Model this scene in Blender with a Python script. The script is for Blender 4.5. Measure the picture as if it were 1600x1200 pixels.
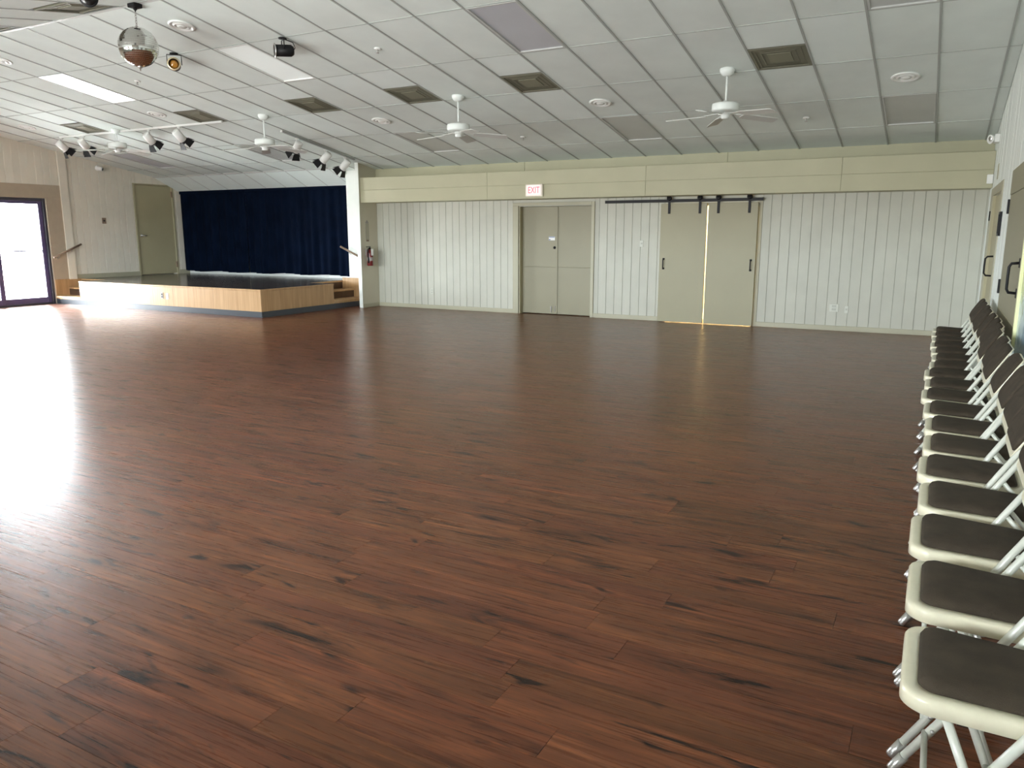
import bpy, math, random
from mathutils import Matrix, Vector
random.seed(7)
R_ = math.radians
scene = bpy.context.scene
for o in list(bpy.data.objects):
    bpy.data.objects.remove(o)
col = scene.collection

# ------------------------------------------------------------------ camera
CAMH = 1.483
cd = bpy.data.cameras.new('camera')
cd.sensor_fit = 'HORIZONTAL'
cd.sensor_width = 36.0
cd.lens = 1211.24 / 1600 * 36
cd.clip_start = 0.05
cam = bpy.data.objects.new('camera', cd)
cam.location = (0, 0, CAMH)
cam.rotation_euler = (R_(90 - 11.002), 0, R_(28.538))
col.objects.link(cam)
scene.camera = cam

# ------------------------------------------------------------------ sky (bright overcast day outside)
SKY = 30.0
w = bpy.data.worlds.new('sky')
scene.world = w
w.use_nodes = True
nt = w.node_tree
bg = nt.nodes['Background']
tc = nt.nodes.new('ShaderNodeTexCoord')
sx = nt.nodes.new('ShaderNodeSeparateXYZ')
rp = nt.nodes.new('ShaderNodeValToRGB')
rp.color_ramp.elements[0].position = 0.495          # ground below the horizon
rp.color_ramp.elements[0].color = (0.60, 0.61, 0.60, 1)
rp.color_ramp.elements[1].position = 0.505          # overcast sky above it
rp.color_ramp.elements[1].color = (0.88, 0.95, 1.0, 1)
mr = nt.nodes.new('ShaderNodeMapRange')
mr.inputs['From Min'].default_value = -1.0
mr.inputs['From Max'].default_value = 1.0
nt.links.new(tc.outputs['Generated'], sx.inputs[0])
nt.links.new(sx.outputs['Z'], mr.inputs['Value'])
nt.links.new(mr.outputs[0], rp.inputs[0])
nt.links.new(rp.outputs[0], bg.inputs['Color'])
bg.inputs['Strength'].default_value = SKY
scene.view_settings.view_transform = 'Standard'
scene.view_settings.look = 'None'
scene.view_settings.gamma = 1.0
scene.view_settings.use_curve_mapping = False
scene.view_settings.exposure = 1.58

# ------------------------------------------------------------------ room dimensions
XR, XL = 0.54, -16.6            # east and west wall faces
YB, YF = 12.90, -0.96           # far and near wall faces
TH = R_(9.642)
TAN, COS, SIN = math.tan(TH), math.cos(TH), math.sin(TH)
GX0, GY1, GZ1 = -0.1897, 11.985, 2.8995
CW, CL = 0.61, 1.2028           # ceiling cell, plan size
YRIDGE = GY1 - 5 * CL
ZRIDGE = GZ1 + TAN * 5 * CL
def zc(y):
    return GZ1 + TAN * (GY1 - y) if y >= YRIDGE else ZRIDGE - TAN * (YRIDGE - y)

# left-wall glazed openings (y0, y1) and near-wall windows (x0, x1)
SLIDERS = [(7.92, 10.0)]
SLIDER_H = 2.20
REARWIN = [(-13.6, -11.8, .8, 2.1), (-10.6, -8.8, .8, 2.1), (-7.9, -6.1, .8, 2.1), (-5.2, -3.4, .9, 2.1), (-2.7, -0.9, 1.0, 2.1)]

def portal(name, loc, rot, sx_, sy_):
    l = bpy.data.lights.new(name, 'AREA')
    l.shape = 'RECTANGLE'
    l.size, l.size_y = sx_, sy_
    l.cycles.is_portal = True
    o = bpy.data.objects.new(name, l)
    o.location, o.rotation_euler = loc, rot
    col.objects.link(o)
for (a, b) in SLIDERS:
    portal('daylight_portal', (XL - 0.16, (a + b) / 2, SLIDER_H / 2), (0, R_(-90), 0), SLIDER_H, b - a)
for (a, b, z0_, z1_) in REARWIN:
    portal('daylight_portal', ((a + b) / 2, YF - 0.16, (z0_ + z1_) / 2), (R_(90), 0, 0), b - a, z1_ - z0_)

# ------------------------------------------------------------------ materials
MAT = {}
def new_mat(name):
    m = bpy.data.materials.new(name)
    m.use_nodes = True
    MAT[name] = m
    return m, m.node_tree, m.node_tree.nodes['Principled BSDF']
def mat(name, c, rough=0.6, metal=0.0, var=0.0, vscale=8.0, bump=0.0, bscale=60.0, spec=0.5, stretch=None, emit=None, estr=0.0, coat=0.0):
    m, t, b = new_mat(name)
    b.inputs['Roughness'].default_value = rough
    b.inputs['Metallic'].default_value = metal
    b.inputs['Specular IOR Level'].default_value = spec
    b.inputs['Coat Weight'].default_value = coat
    b.inputs['Base Color'].default_value = (*c, 1)
    g = t.nodes.new('ShaderNodeNewGeometry')
    vec = g.outputs['Position']
    if stretch:
        mp = t.nodes.new('ShaderNodeMapping')
        mp.inputs['Scale'].default_value = stretch
        t.links.new(vec, mp.inputs[0])
        vec = mp.outputs[0]
    if var > 0:
        n = t.nodes.new('ShaderNodeTexNoise')
        n.inputs['Scale'].default_value = vscale
        n.inputs['Detail'].default_value = 4
        t.links.new(vec, n.inputs['Vector'])
        r = t.nodes.new('ShaderNodeValToRGB')
        r.color_ramp.elements[0].position = 0.3
        r.color_ramp.elements[1].position = 0.7
        r.color_ramp.elements[0].color = (*[max(0, v * (1 - var)) for v in c], 1)
        r.color_ramp.elements[1].color = (*[min(1, v * (1 + var)) for v in c], 1)
        t.links.new(n.outputs['Fac'], r.inputs[0])
        t.links.new(r.outputs[0], b.inputs['Base Color'])
    if bump > 0:
        n2 = t.nodes.new('ShaderNodeTexNoise')
        n2.inputs['Scale'].default_value = bscale
        n2.inputs['Detail'].default_value = 3
        t.links.new(vec, n2.inputs['Vector'])
        bp = t.nodes.new('ShaderNodeBump')
        bp.inputs['Strength'].default_value = bump
        bp.inputs['Distance'].default_value = 0.01
        t.links.new(n2.outputs['Fac'], bp.inputs['Height'])
        t.links.new(bp.outputs[0], b.inputs['Normal'])
    if emit:
        b.inputs['Emission Color'].default_value = (*emit, 1)
        b.inputs['Emission Strength'].default_value = estr
    return m

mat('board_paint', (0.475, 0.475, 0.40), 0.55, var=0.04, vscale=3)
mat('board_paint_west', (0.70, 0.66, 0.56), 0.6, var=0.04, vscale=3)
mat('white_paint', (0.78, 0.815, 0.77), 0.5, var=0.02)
mat('tan_paint', (0.40, 0.38, 0.275), 0.5, var=0.04, vscale=2)
mat('return_paint', (0.56, 0.525, 0.40), 0.6, var=0.03, vscale=2)
mat('beam_paint', (0.435, 0.42, 0.285), 0.55, var=0.04, vscale=2)
mat('olive_paint', (0.40, 0.365, 0.23), 0.5, var=0.03, vscale=2)
mat('door_paint', (0.25, 0.23, 0.148), 0.45, var=0.03, vscale=2)
mat('barn_paint', (0.305, 0.282, 0.178), 0.5, var=0.03, vscale=2)
mat('tan_surround', (0.40, 0.335, 0.25), 0.6, var=0.04)
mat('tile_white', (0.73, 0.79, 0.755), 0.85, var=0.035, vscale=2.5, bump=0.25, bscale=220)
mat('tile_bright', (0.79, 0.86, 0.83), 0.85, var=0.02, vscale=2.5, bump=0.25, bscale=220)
mat('tee_grey', (0.40, 0.42, 0.40), 0.6)
mat('tee_cross', (0.46, 0.50, 0.47), 0.8)
mat('diffuser_grey', (0.52, 0.54, 0.52), 0.35, var=0.03, vscale=3)
mat('tee_light', (0.55, 0.56, 0.54), 0.5)
mat('plenum', (0.10, 0.10, 0.10), 0.9)
mat('vent_grey', (0.165, 0.16, 0.115), 0.55, var=0.1, vscale=4)
mat('vent_inner', (0.205, 0.20, 0.14), 0.55)
mat('diffuser_off', (0.50, 0.51, 0.55), 0.3, var=0.03, vscale=3)
mat('diffuser_lit', (0.9, 0.92, 0.9), 0.4, emit=(0.95, 1.0, 0.96), estr=2.2)
mat('diffuser_dim', (0.85, 0.88, 0.86), 0.4, emit=(0.9, 1.0, 0.96), estr=0.07)
mat('fan_white', (0.80, 0.84, 0.81), 0.35)
mat('fan_blade', (0.62, 0.63, 0.60), 0.45)
mat('white_plastic', (0.80, 0.81, 0.78), 0.35)
mat('white_metal', (0.78, 0.79, 0.76), 0.3)
mat('black_metal', (0.009, 0.009, 0.010), 0.5, spec=0.25)
mat('chrome', (0.55, 0.545, 0.52), 0.32, metal=0.85)
mat('mirror', (0.80, 0.81, 0.78), 0.06, metal=1.0)
mat('amber_lens', (0.45, 0.20, 0.03), 0.15, coat=0.5)
mat('gold_ring', (0.72, 0.60, 0.38), 0.3, metal=0.6)
mat('curtain', (0.0022, 0.0052, 0.0145), 0.95, var=0.3, vscale=3, spec=0.04)
mat('stage_deck', (0.060, 0.048, 0.040), 0.18, var=0.2, vscale=5)
mat('kick_vinyl', (0.05, 0.057, 0.066), 0.35)
mat('bronze_frame', (0.035, 0.032, 0.045), 0.4)
mat('bronze_light', (0.10, 0.075, 0.17), 0.35)
mat('rail_wood', (0.22, 0.15, 0.10), 0.4, var=0.2, vscale=20)
mat('chair_enamel', (0.70, 0.655, 0.49), 0.28, var=0.03, vscale=30, coat=0.3)
mat('chair_tube', (0.60, 0.61, 0.53), 0.3, var=0.04, vscale=40, coat=0.2)
mat('chair_pad', (0.048, 0.036, 0.024), 0.8, var=0.22, vscale=14, bump=0.3, bscale=400, spec=0.25)
mat('red_paint', (0.15, 0.014, 0.014), 0.3)
mat('paper', (0.85, 0.85, 0.82), 0.7)
mat('sign_red', (0.75, 0.10, 0.14), 0.6, emit=(1.0, 0.12, 0.18), estr=0.25)
mat('sign_face', (0.85, 0.70, 0.66), 0.5, emit=(1.0, 0.62, 0.62), estr=0.22)
mat('sign_case', (0.86, 0.80, 0.70), 0.5)
mat('plate_cream', (0.55, 0.56, 0.48), 0.4)
mat('plate_socket', (0.42, 0.43, 0.36), 0.4)
mat('outlet_grey', (0.30, 0.28, 0.26), 0.4)
mat('blue_ink', (0.06, 0.10, 0.28), 0.5)
mat('cream_frame', (0.80, 0.80, 0.45), 0.4)
mat('slab_grey', (0.36, 0.36, 0.35), 0.9, var=0.1)
mat('storage_paint', (0.75, 0.68, 0.52), 0.8)
mat('glass_dark', (0.05, 0.05, 0.05), 0.1)

def oak(name, c1, c2, c3, rough=0.35):
    m, t, b = new_mat(name)
    g = t.nodes.new('ShaderNodeNewGeometry')
    mp = t.nodes.new('ShaderNodeMapping')
    mp.inputs['Scale'].default_value = (22, 22, 1.2)
    n = t.nodes.new('ShaderNodeTexNoise')
    n.inputs['Scale'].default_value = 1.0
    n.inputs['Detail'].default_value = 5
    r = t.nodes.new('ShaderNodeValToRGB')
    e = r.color_ramp.elements
    e[0].position, e[0].color = 0.3, (*c1, 1)
    e[1].position, e[1].color = 0.7, (*c3, 1)
    k = e.new(0.5); k.color = (*c2, 1)
    t.links.new(g.outputs['Position'], mp.inputs[0])
    t.links.new(mp.outputs[0], n.inputs['Vector'])
    t.links.new(n.outputs['Fac'], r.inputs[0])
    t.links.new(r.outputs[0], b.inputs['Base Color'])
    b.inputs['Roughness'].default_value = rough
oak('oak', (0.36, 0.21, 0.095), (0.43, 0.265, 0.125), (0.49, 0.31, 0.16))
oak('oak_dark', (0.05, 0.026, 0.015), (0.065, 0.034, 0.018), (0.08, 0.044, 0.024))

def glass_mat():
    m, t, b = new_mat('glass')
    t.nodes.remove(b)
    out = t.nodes['Material Output']
    tr = t.nodes.new('ShaderNodeBsdfTransparent')
    gl = t.nodes.new('ShaderNodeBsdfGlossy')
    gl.inputs['Roughness'].default_value = 0.02
    fr = t.nodes.new('ShaderNodeFresnel')
    fr.inputs['IOR'].default_value = 1.35
    mx = t.nodes.new('ShaderNodeMixShader')
    t.links.new(fr.outputs[0], mx.inputs[0])
    t.links.new(tr.outputs[0], mx.inputs[1])
    t.links.new(gl.outputs[0], mx.inputs[2])
    t.links.new(mx.outputs[0], out.inputs['Surface'])
glass_mat()

def plank_mat():
    m, t, b = new_mat('plank_wood')
    L = t.links.new
    N = t.nodes.new
    g = N('ShaderNodeNewGeometry')
    at = N('ShaderNodeAttribute'); at.attribute_name = 'rnd'
    off = N('ShaderNodeVectorMath'); off.operation = 'MULTIPLY_ADD'
    off.inputs[1].default_value = (37.0, 19.0, 11.0)
    L(at.outputs['Vector'], off.inputs[0])
    L(g.outputs['Position'], off.inputs[2])
    def noise(scale, detail, rough=0.55, dist=0.0):
        mp = N('ShaderNodeMapping'); mp.inputs['Scale'].default_value = scale
        n = N('ShaderNodeTexNoise'); n.inputs['Scale'].default_value = 1.0
        n.inputs['Detail'].default_value = detail
        n.inputs['Roughness'].default_value = rough
        n.inputs['Distortion'].default_value = dist
        L(off.outputs[0], mp.inputs[0]); L(mp.outputs[0], n.inputs['Vector'])
        return n.outputs['Fac']
    fine = noise((2.2, 70.0, 1), 5, 0.7, 0.6)
    broad = noise((1.0, 12.0, 1), 5, 0.6, 1.6)
    knot = noise((2.6, 12.0, 1), 3, 0.55, 1.0)
    mixa = N('ShaderNodeMath'); mixa.operation = 'MULTIPLY_ADD'
    mixa.inputs[1].default_value = 0.42
    L(fine, mixa.inputs[0])
    mb_ = N('ShaderNodeMath'); mb_.operation = 'MULTIPLY'; mb_.inputs[1].default_value = 0.58
    L(broad, mb_.inputs[0]); L(mb_.outputs[0], mixa.inputs[2])
    ramp = N('ShaderNodeValToRGB')
    e = ramp.color_ramp.elements
    e[0].position, e[0].color = 0.33, (0.027, 0.010, 0.0045, 1)
    e[1].position, e[1].color = 0.66, (0.305, 0.102, 0.038, 1)
    k = e.new(0.46); k.color = (0.122, 0.039, 0.0155, 1)
    k = e.new(0.56); k.color = (0.172, 0.056, 0.022, 1)
    L(mixa.outputs[0], ramp.inputs[0])
    kr = N('ShaderNodeValToRGB')
    kr.color_ramp.elements[0].position = 0.60
    kr.color_ramp.elements[0].color = (1, 1, 1, 1)
    kr.color_ramp.elements[1].position = 0.70
    kr.color_ramp.elements[1].color = (0.10, 0.10, 0.12, 1)
    L(knot, kr.inputs[0])
    mul = N('ShaderNodeMix'); mul.data_type = 'RGBA'; mul.blend_type = 'MULTIPLY'
    mul.inputs['Factor'].default_value = 1.0
    L(ramp.outputs[0], mul.inputs['A']); L(kr.outputs[0], mul.inputs['B'])
    hs = N('ShaderNodeHueSaturation')
    sep = N('ShaderNodeSeparateXYZ'); L(at.outputs['Vector'], sep.inputs[0])
    vr = N('ShaderNodeMapRange'); vr.inputs['To Min'].default_value = 0.88; vr.inputs['To Max'].default_value = 1.10
    L(sep.outputs['X'], vr.inputs['Value']); L(vr.outputs[0], hs.inputs['Value'])
    hr = N('ShaderNodeMapRange'); hr.inputs['To Min'].default_value = 0.497; hr.inputs['To Max'].default_value = 0.505
    L(sep.outputs['Y'], hr.inputs['Value']); L(hr.outputs[0], hs.inputs['Hue'])
    L(mul.outputs['Result'], hs.inputs['Color'])
    L(hs.outputs[0], b.inputs['Base Color'])
    rr = N('ShaderNodeMapRange'); rr.inputs['To Min'].default_value = 0.23; rr.inputs['To Max'].default_value = 0.33
    L(fine, rr.inputs['Value']); L(rr.outputs[0], b.inputs['Roughness'])
    bp = N('ShaderNodeBump'); bp.inputs['Strength'].default_value = 0.12; bp.inputs['Distance'].default_value = 0.004
    L(fine, bp.inputs['Height']); L(bp.outputs[0], b.inputs['Normal'])
    b.inputs['Specular IOR Level'].default_value = 0.30
plank_mat()

def picture_mat():
    m, t, b = new_mat('landscape_print')
    g = t.nodes.new('ShaderNodeNewGeometry')
    s = t.nodes.new('ShaderNodeSeparateXYZ')
    n = t.nodes.new('ShaderNodeTexNoise'); n.inputs['Scale'].default_value = 7; n.inputs['Detail'].default_value = 4
    ma = t.nodes.new('ShaderNodeMath'); ma.operation = 'MULTIPLY_ADD'; ma.inputs[1].default_value = 0.5
    r = t.nodes.new('ShaderNodeValToRGB')
    e = r.color_ramp.elements
    e[0].position, e[0].color = 0.70, (0.22, 0.33, 0.42, 1)
    e[1].position, e[1].color = 0.95, (0.18, 0.24, 0.05, 1)
    k = e.new(0.8); k.color = (0.45, 0.58, 0.66, 1)
    k = e.new(0.99); k.color = (0.30, 0.36, 0.12, 1)
    ml = t.nodes.new('ShaderNodeMath'); ml.operation = 'MULTIPLY'; ml.inputs[1].default_value = 0.6
    t.links.new(g.outputs['Position'], s.inputs[0])
    t.links.new(g.outputs['Position'], n.inputs['Vector'])
    t.links.new(s.outputs['Z'], ml.inputs[0])
    t.links.new(n.outputs['Fac'], ma.inputs[0])
    t.links.new(ml.outputs[0], ma.inputs[2])
    t.links.new(ma.outputs[0], r.inputs[0])
    mm = t.nodes.new('ShaderNodeMath'); mm.operation = 'PINGPONG'; mm.inputs[1].default_value = 1.02
    t.links.new(ma.outputs[0], mm.inputs[0]); t.links.new(mm.outputs[0], r.inputs[0])
    t.links.new(r.outputs[0], b.inputs['Base Color'])
    b.inputs['Roughness'].default_value = 0.2
picture_mat()

# ------------------------------------------------------------------ mesh helpers
class MB:
    def __init__(s):
        s.v, s.f, s.sm = [], [], []
    def add(s, vs, fs, smooth=False):
        o = len(s.v)
        s.v += [tuple(p) for p in vs]
        s.f += [tuple(o + i for i in f) for f in fs]
        s.sm += [smooth] * len(fs)
        return s
    def box(s, x0, x1, y0, y1, z0, z1):
        x0, x1 = sorted((x0, x1)); y0, y1 = sorted((y0, y1)); z0, z1 = sorted((z0, z1))
        vs = [(x0, y0, z0), (x1, y0, z0), (x1, y1, z0), (x0, y1, z0), (x0, y0, z1), (x1, y0, z1), (x1, y1, z1), (x0, y1, z1)]
        return s.add(vs, [(3, 2, 1, 0), (4, 5, 6, 7), (0, 1, 5, 4), (1, 2, 6, 5), (2, 3, 7, 6), (3, 0, 4, 7)])
    def cbox(s, x0, x1, y0, y1, z0, z1, c=0.004):
        """box with all edges chamfered"""
        x0, x1 = sorted((x0, x1)); y0, y1 = sorted((y0, y1)); z0, z1 = sorted((z0, z1))
        vs, idx = [], {}
        for ix, X in enumerate((x0, x1)):
            for iy, Y in enumerate((y0, y1)):
                for iz, Z in enumerate((z0, z1)):
                    dx, dy, dz = (c if ix == 0 else -c), (c if iy == 0 else -c), (c if iz == 0 else -c)
                    for ax, p in enumerate(((X, Y + dy, Z + dz), (X + dx, Y, Z + dz), (X + dx, Y + dy, Z))):
                        idx[(ix, iy, iz, ax)] = len(vs); vs.append(p)
        fs = []
        g = lambda a, b, c_, ax: idx[(a, b, c_, ax)]
        fs += [(g(0, 0, 0, 0), g(0, 0, 1, 0), g(0, 1, 1, 0), g(0, 1, 0, 0)), (g(1, 0, 0, 0), g(1, 1, 0, 0), g(1, 1, 1, 0), g(1, 0, 1, 0))]
        fs += [(g(0, 0, 0, 1), g(1, 0, 0, 1), g(1, 0, 1, 1), g(0, 0, 1, 1)), (g(0, 1, 0, 1), g(0, 1, 1, 1), g(1, 1, 1, 1), g(1, 1, 0, 1))]
        fs += [(g(0, 0, 0, 2), g(0, 1, 0, 2), g(1, 1, 0, 2), g(1, 0, 0, 2)), (g(0, 0, 1, 2), g(1, 0, 1, 2), g(1, 1, 1, 2), g(0, 1, 1, 2))]
        for a in (0, 1):
            for b_ in (0, 1):
                fs.append((g(a, b_, 0, 0), g(a, b_, 1, 0), g(a, b_, 1, 1), g(a, b_, 0, 1)))
                fs.append((g(a, 0, b_, 0), g(a, 1, b_, 0), g(a, 1, b_, 2), g(a, 0, b_, 2)))
                fs.append((g(0, a, b_, 1), g(1, a, b_, 1), g(1, a, b_, 2), g(0, a, b_, 2)))
                for c_ in (0, 1):
                    fs.append((g(a, b_, c_, 0), g(a, b_, c_, 1), g(a, b_, c_, 2)))
        return s.add(vs, fs)
    def loft(s, loops, cap0=True, cap1=True, smooth=True):
        n = len(loops[0]); vs = [p for l in loops for p in l]; fs = []
        for k in range(len(loops) - 1):
            for i in range(n):
                j = (i + 1) % n
                fs.append((k * n + i, k * n + j, (k + 1) * n + j, (k + 1) * n + i))
        s.add(vs, fs, smooth)
        o = len(s.v) - len(vs)
        if cap0:
            s.f.append(tuple(o + i for i in reversed(range(n)))); s.sm.append(False)
        if cap1:
            s.f.append(tuple(o + (len(loops) - 1) * n + i for i in range(n))); s.sm.append(False)
        return s
    def lathe(s, prof, n=24, c=(0, 0, 0), axis=(0, 0, 1), smooth=True, cap=True):
        q = Vector((0, 0, 1)).rotation_difference(Vector(axis).normalized())
        loops = []
        for r, z in prof:
            loops.append([Vector(c) + q @ Vector((r * math.cos(2 * math.pi * i / n), r * math.sin(2 * math.pi * i / n), z)) for i in range(n)])
        return s.loft(loops, cap, cap, smooth)
    def tube(s, pts, r, n=10, closed=False):
        pts = [Vector(p) for p in pts]; m = len(pts); loops = []
        up = None
        for i, p in enumerate(pts):
            a = pts[i - 1] if (i > 0 or closed) else p
            b = pts[(i + 1) % m] if (i < m - 1 or closed) else p
            d = (b - a).normalized()
            if up is None:
                up = d.orthogonal().normalized()
            up = (up - d * up.dot(d)).normalized()
            e = d.cross(up)
            rr = r[i] if isinstance(r, (list, tuple)) else r
            loops.append([p + up * (rr * math.cos(2 * math.pi * k / n)) + e * (rr * math.sin(2 * math.pi * k / n)) for k in range(n)])
        if closed:
            loops.append(loops[0])
            return s.loft(loops, False, False, True)
        return s.loft(loops, True, True, True)
    def prism(s, outline, fn0, fn1):
        a = [fn0(u, v) for u, v in outline]; b = [fn1(u, v) for u, v in outline]
        return s.loft([a, b], True, True, False)
    def xf(s, M):
        s.v = [tuple(M @ Vector(p)) for p in s.v]
        return s
    def mesh(s, name):
        me = bpy.data.meshes.new(name)
        me.from_pydata(s.v, [], s.f)
        me.polygons.foreach_set('use_smooth', s.sm)
        me.update()
        return me
    def build(s, name, m, parent=None):
        me = s.mesh(name)
        me.materials.append(MAT[m])
        return link(name, me, parent)
def link(name, me, parent=None, loc=None, rot=None):
    o = bpy.data.objects.new(name, me)
    col.objects.link(o)
    if parent: o.parent = parent
    if loc: o.location = loc
    if rot: o.rotation_euler = rot
    return o
def bx(name, m, parent, *a):
    return MB().box(*a).build(name, m, parent)
def cbx(name, m, parent, *a, c=0.004):
    return MB().cbox(*a, c=c).build(name, m, parent)
def tag(o, label=None, cat=None, group=None, kind=None):
    if label: o['label'] = label
    if cat: o['category'] = cat
    if group: o['group'] = group
    if kind: o['kind'] = kind
    return o
def struct(o, label=None):
    o['kind'] = 'structure'
    if label: o['label'] = label
    return o
def empty(name, loc=(0, 0, 0), rot=(0, 0, 0)):
    e = bpy.data.objects.new(name, None)
    e.empty_display_size = 0.1
    e.location, e.rotation_euler = loc, rot
    col.objects.link(e)
    return e
def copy_tree(o, parent=None):
    c = o.copy(); col.objects.link(c); c.parent = parent
    for ch in list(o.children): copy_tree(ch, c)
    return c
def rrect(w_, d_, r, n=6, w2=None):
    """rounded rectangle, centred; w_ along y, d_ along x; w2 = width at +x end"""
    w2 = w_ if w2 is None else w2
    pts = []
    for (sx_, sy_, a0, ww) in ((1, 1, 0, w2), (-1, 1, 90, w_), (-1, -1, 180, w_), (1, -1, 270, w2)):
        cx, cy = sx_ * (d_ / 2 - r), sy_ * (ww / 2 - r)
        for k in range(n + 1):
            a = R_(a0 + 90 * k / n)
            pts.append((cx + r * math.cos(a), cy + r * math.sin(a)))
    return pts

# ------------------------------------------------------------------ projection helper (only ranks planks by how large they show)
_yaw, _pit = R_(28.538), R_(11.002)
_F = Vector((-math.sin(_yaw) * math.cos(_pit), math.cos(_yaw) * math.cos(_pit), -math.sin(_pit)))
_Rt = Vector((math.cos(_yaw), math.sin(_yaw), 0))
_U = _Rt.cross(_F)
def proj(p):
    d = Vector(p) - Vector((0, 0, CAMH)); z = d.dot(_F)
    if z < 0.05: return None
    return 800 + 1211.24 * d.dot(_Rt) / z, 600 - 1211.24 * d.dot(_U) / z

# ================================================================== FLOOR
floor = struct(bx('floor', 'plenum', None, XL - 0.1, XR + 0.1, YF - 0.1, 13.6, -0.08, -0.006), 'dark red-brown wood plank floor of the hall')
PW, PL, PY0 = 0.15, 1.235, 1.478
KNOWN = {0: -2.945, 1: -2.742, -1: -2.443, 2: -2.125, 5: -2.570, 3: -1.127, 6: -0.885}
planks = []
k0, k1 = int((YF - PY0) / PW) - 1, int((13.5 - PY0) / PW) + 1
for k in range(k0, k1 + 1):
    y0, y1 = PY0 + k * PW, PY0 + (k + 1) * PW
    y0, y1 = max(y0, YF), min(y1, 13.5)
    if y1 - y0 < 0.02: continue
    off = KNOWN.get(k, random.uniform(0, PL))
    x = off + PL * math.floor((XL - off) / PL)
    while x < XR:
        a, b = max(x, XL), min(x + PL, XR)
        if b - a > 0.02: planks.append((a, b, y0, y1))
        x += PL
def area(p):
    cs = [proj((X, Y, 0)) for X, Y in ((p[0], p[2]), (p[1], p[2]), (p[1], p[3]), (p[0], p[3]))]
    if any(c is None for c in cs): return 0
    cs = [(min(max(u, 0), 1600), min(max(v, 0), 1200)) for u, v in cs]
    return abs(sum(cs[i][0] * cs[(i + 1) % 4][1] - cs[(i + 1) % 4][0] * cs[i][1] for i in range(4))) / 2
planks.sort(key=area, reverse=True)
def plank_into(mb, p):
    a, b, y0, y1 = p; g, c = 0.0006, 0.0003
    a, b, y0, y1 = a + g, b - g, y0 + g, y1 - g
    lo = [(a, y0, -0.006), (b, y0, -0.006), (b, y1, -0.006), (a, y1, -0.006)]
    md = [(X, Y, -c) for X, Y, Z in lo]
    tp = [(a + c, y0 + c, 0), (b - c, y0 + c, 0), (b - c, y1 - c, 0), (a + c, y1 - c, 0)]
    mb.loft([lo, md, tp], False, True, False)
def set_rnd(me, vals):
    at = me.attributes.new('rnd', 'FLOAT_VECTOR', 'POINT')
    at.data.foreach_set('vector', [c for v in vals for c in v])
for p in planks[:300]:
    mb = MB(); plank_into(mb, p)
    o = mb.build('plank', 'plank_wood', floor)
    r = (random.random(), random.random(), random.random())
    set_rnd(o.data, [r] * len(o.data.vertices))
mb, rv = MB(), []
for p in planks[300:]:
    n0 = len(mb.v); plank_into(mb, p)
    r = (random.random(), random.random(), random.random())
    rv += [r] * (len(mb.v) - n0)
o = mb.build('plank_field', 'plank_wood', floor); set_rnd(o.data, rv); o['kind'] = 'stuff'

struct(bx('dimming_slab', 'slab_grey', None, -23.0, XL - .14, 3.0, 15.0, -0.25, -0.05), 'grey slab added outside the glass doors to dim upward light')  # slab added to dim light thrown up onto the ceiling by the doors

# ================================================================== CEILING
mb = MB()
for (ya, yb) in ((YRIDGE, YB + 0.1), (YF - 0.1, YRIDGE)):
    q = [(XL - 0.1, ya, zc(ya) + 0.07), (XR + 0.1, ya, zc(ya) + 0.07), (XR + 0.1, yb, zc(yb + 1e-6 if yb > YRIDGE else yb) + 0.07), (XL - 0.1, yb, zc(yb) + 0.07)]
    mb.loft([q, [(x, y, z + 0.05) for x, y, z in q]], True, True, False)
ceiling = struct(mb.build('ceiling', 'plenum'), 'sloped drop ceiling of white acoustic tiles in a grey grid')

struct(MB().loft([[(x, YF - 2.3, zc(YF) - .30), (x, YF, zc(YF) + .12), (x, YRIDGE, ZRIDGE + .35), (x, 14.2, zc(13.6) + .3), (x, 14.2, zc(13.6) + .4), (x, YRIDGE, ZRIDGE + .45), (x, YF, zc(YF) + .22), (x, YF - 2.3, zc(YF) - .20)] for x in (XL - 1.3, XR + .5)], True, True, False).build('roof', 'plenum'), 'unseen roof over the hall, eave drawn out to block sky light')  # unseen roof; long near eave added to keep sky light off the floor
TROFFER = {(0, 0): 'off', (6, 0): 'off', (12, 0): 'off', (18, 0): 'off', (24, 0): 'off',
           (0, 3): 'off', (6, 3): 'off', (12, 3): 'dim', (18, 3): 'lit', (24, 3): 'off'}
VENT = [2, 7, 10, 13, 17, 22]
tile_cache = {}
def tile_mesh(wx, ly, m):
    key = (round(wx, 3), round(ly, 3), m)
    if key not in tile_cache:
        a, b = wx / 2 - 0.004, ly / 2 - 0.004
        mb = MB()
        up = [(-a, -b, 0.02), (a, -b, 0.02), (a, b, 0.02), (-a, b, 0.02)]
        md = [(X, Y, 0.003) for X, Y, Z in up]
        dn = [(X * (a - 0.004) / a, Y * (b - 0.004) / b, 0.0) for X, Y, Z in up]
        mb.loft([up, md, dn], False, True, False)
        me = mb.mesh('ceiling_tile'); me.materials.append(MAT[m]); me.flip_normals()
        tile_cache[key] = me
    return tile_cache[key]
def slope_rot(y): return (-TH, 0, 0) if y >= YRIDGE else (TH, 0, 0)
def put_tile(x0, x1, y0, y1, m='tile_white'):
    yc = (y0 + y1) / 2
    me = tile_mesh(x1 - x0, (y1 - y0) / COS, m)
    s = 1 if yc >= YRIDGE else -1
    rot = (-s * TH + random.uniform(-0.0025, 0.0025), random.uniform(-0.006, 0.006), 0)
    return link('ceiling_tile', me, ceiling, ((x0 + x1) / 2, yc, zc(yc) + random.uniform(0.002, 0.007)), rot)
def linex(i): return GX0 - CW * i
def liney(j): return GY1 - CL * j
WX = -10.93   # west end of the white stage-side wall
YCR = 12.65   # crease of the stage ceiling
bright = {(2, 2, 1), (10, 2, 1), (1, 2, 0), (13, 1, 0)}
stuff = MB()
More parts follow.
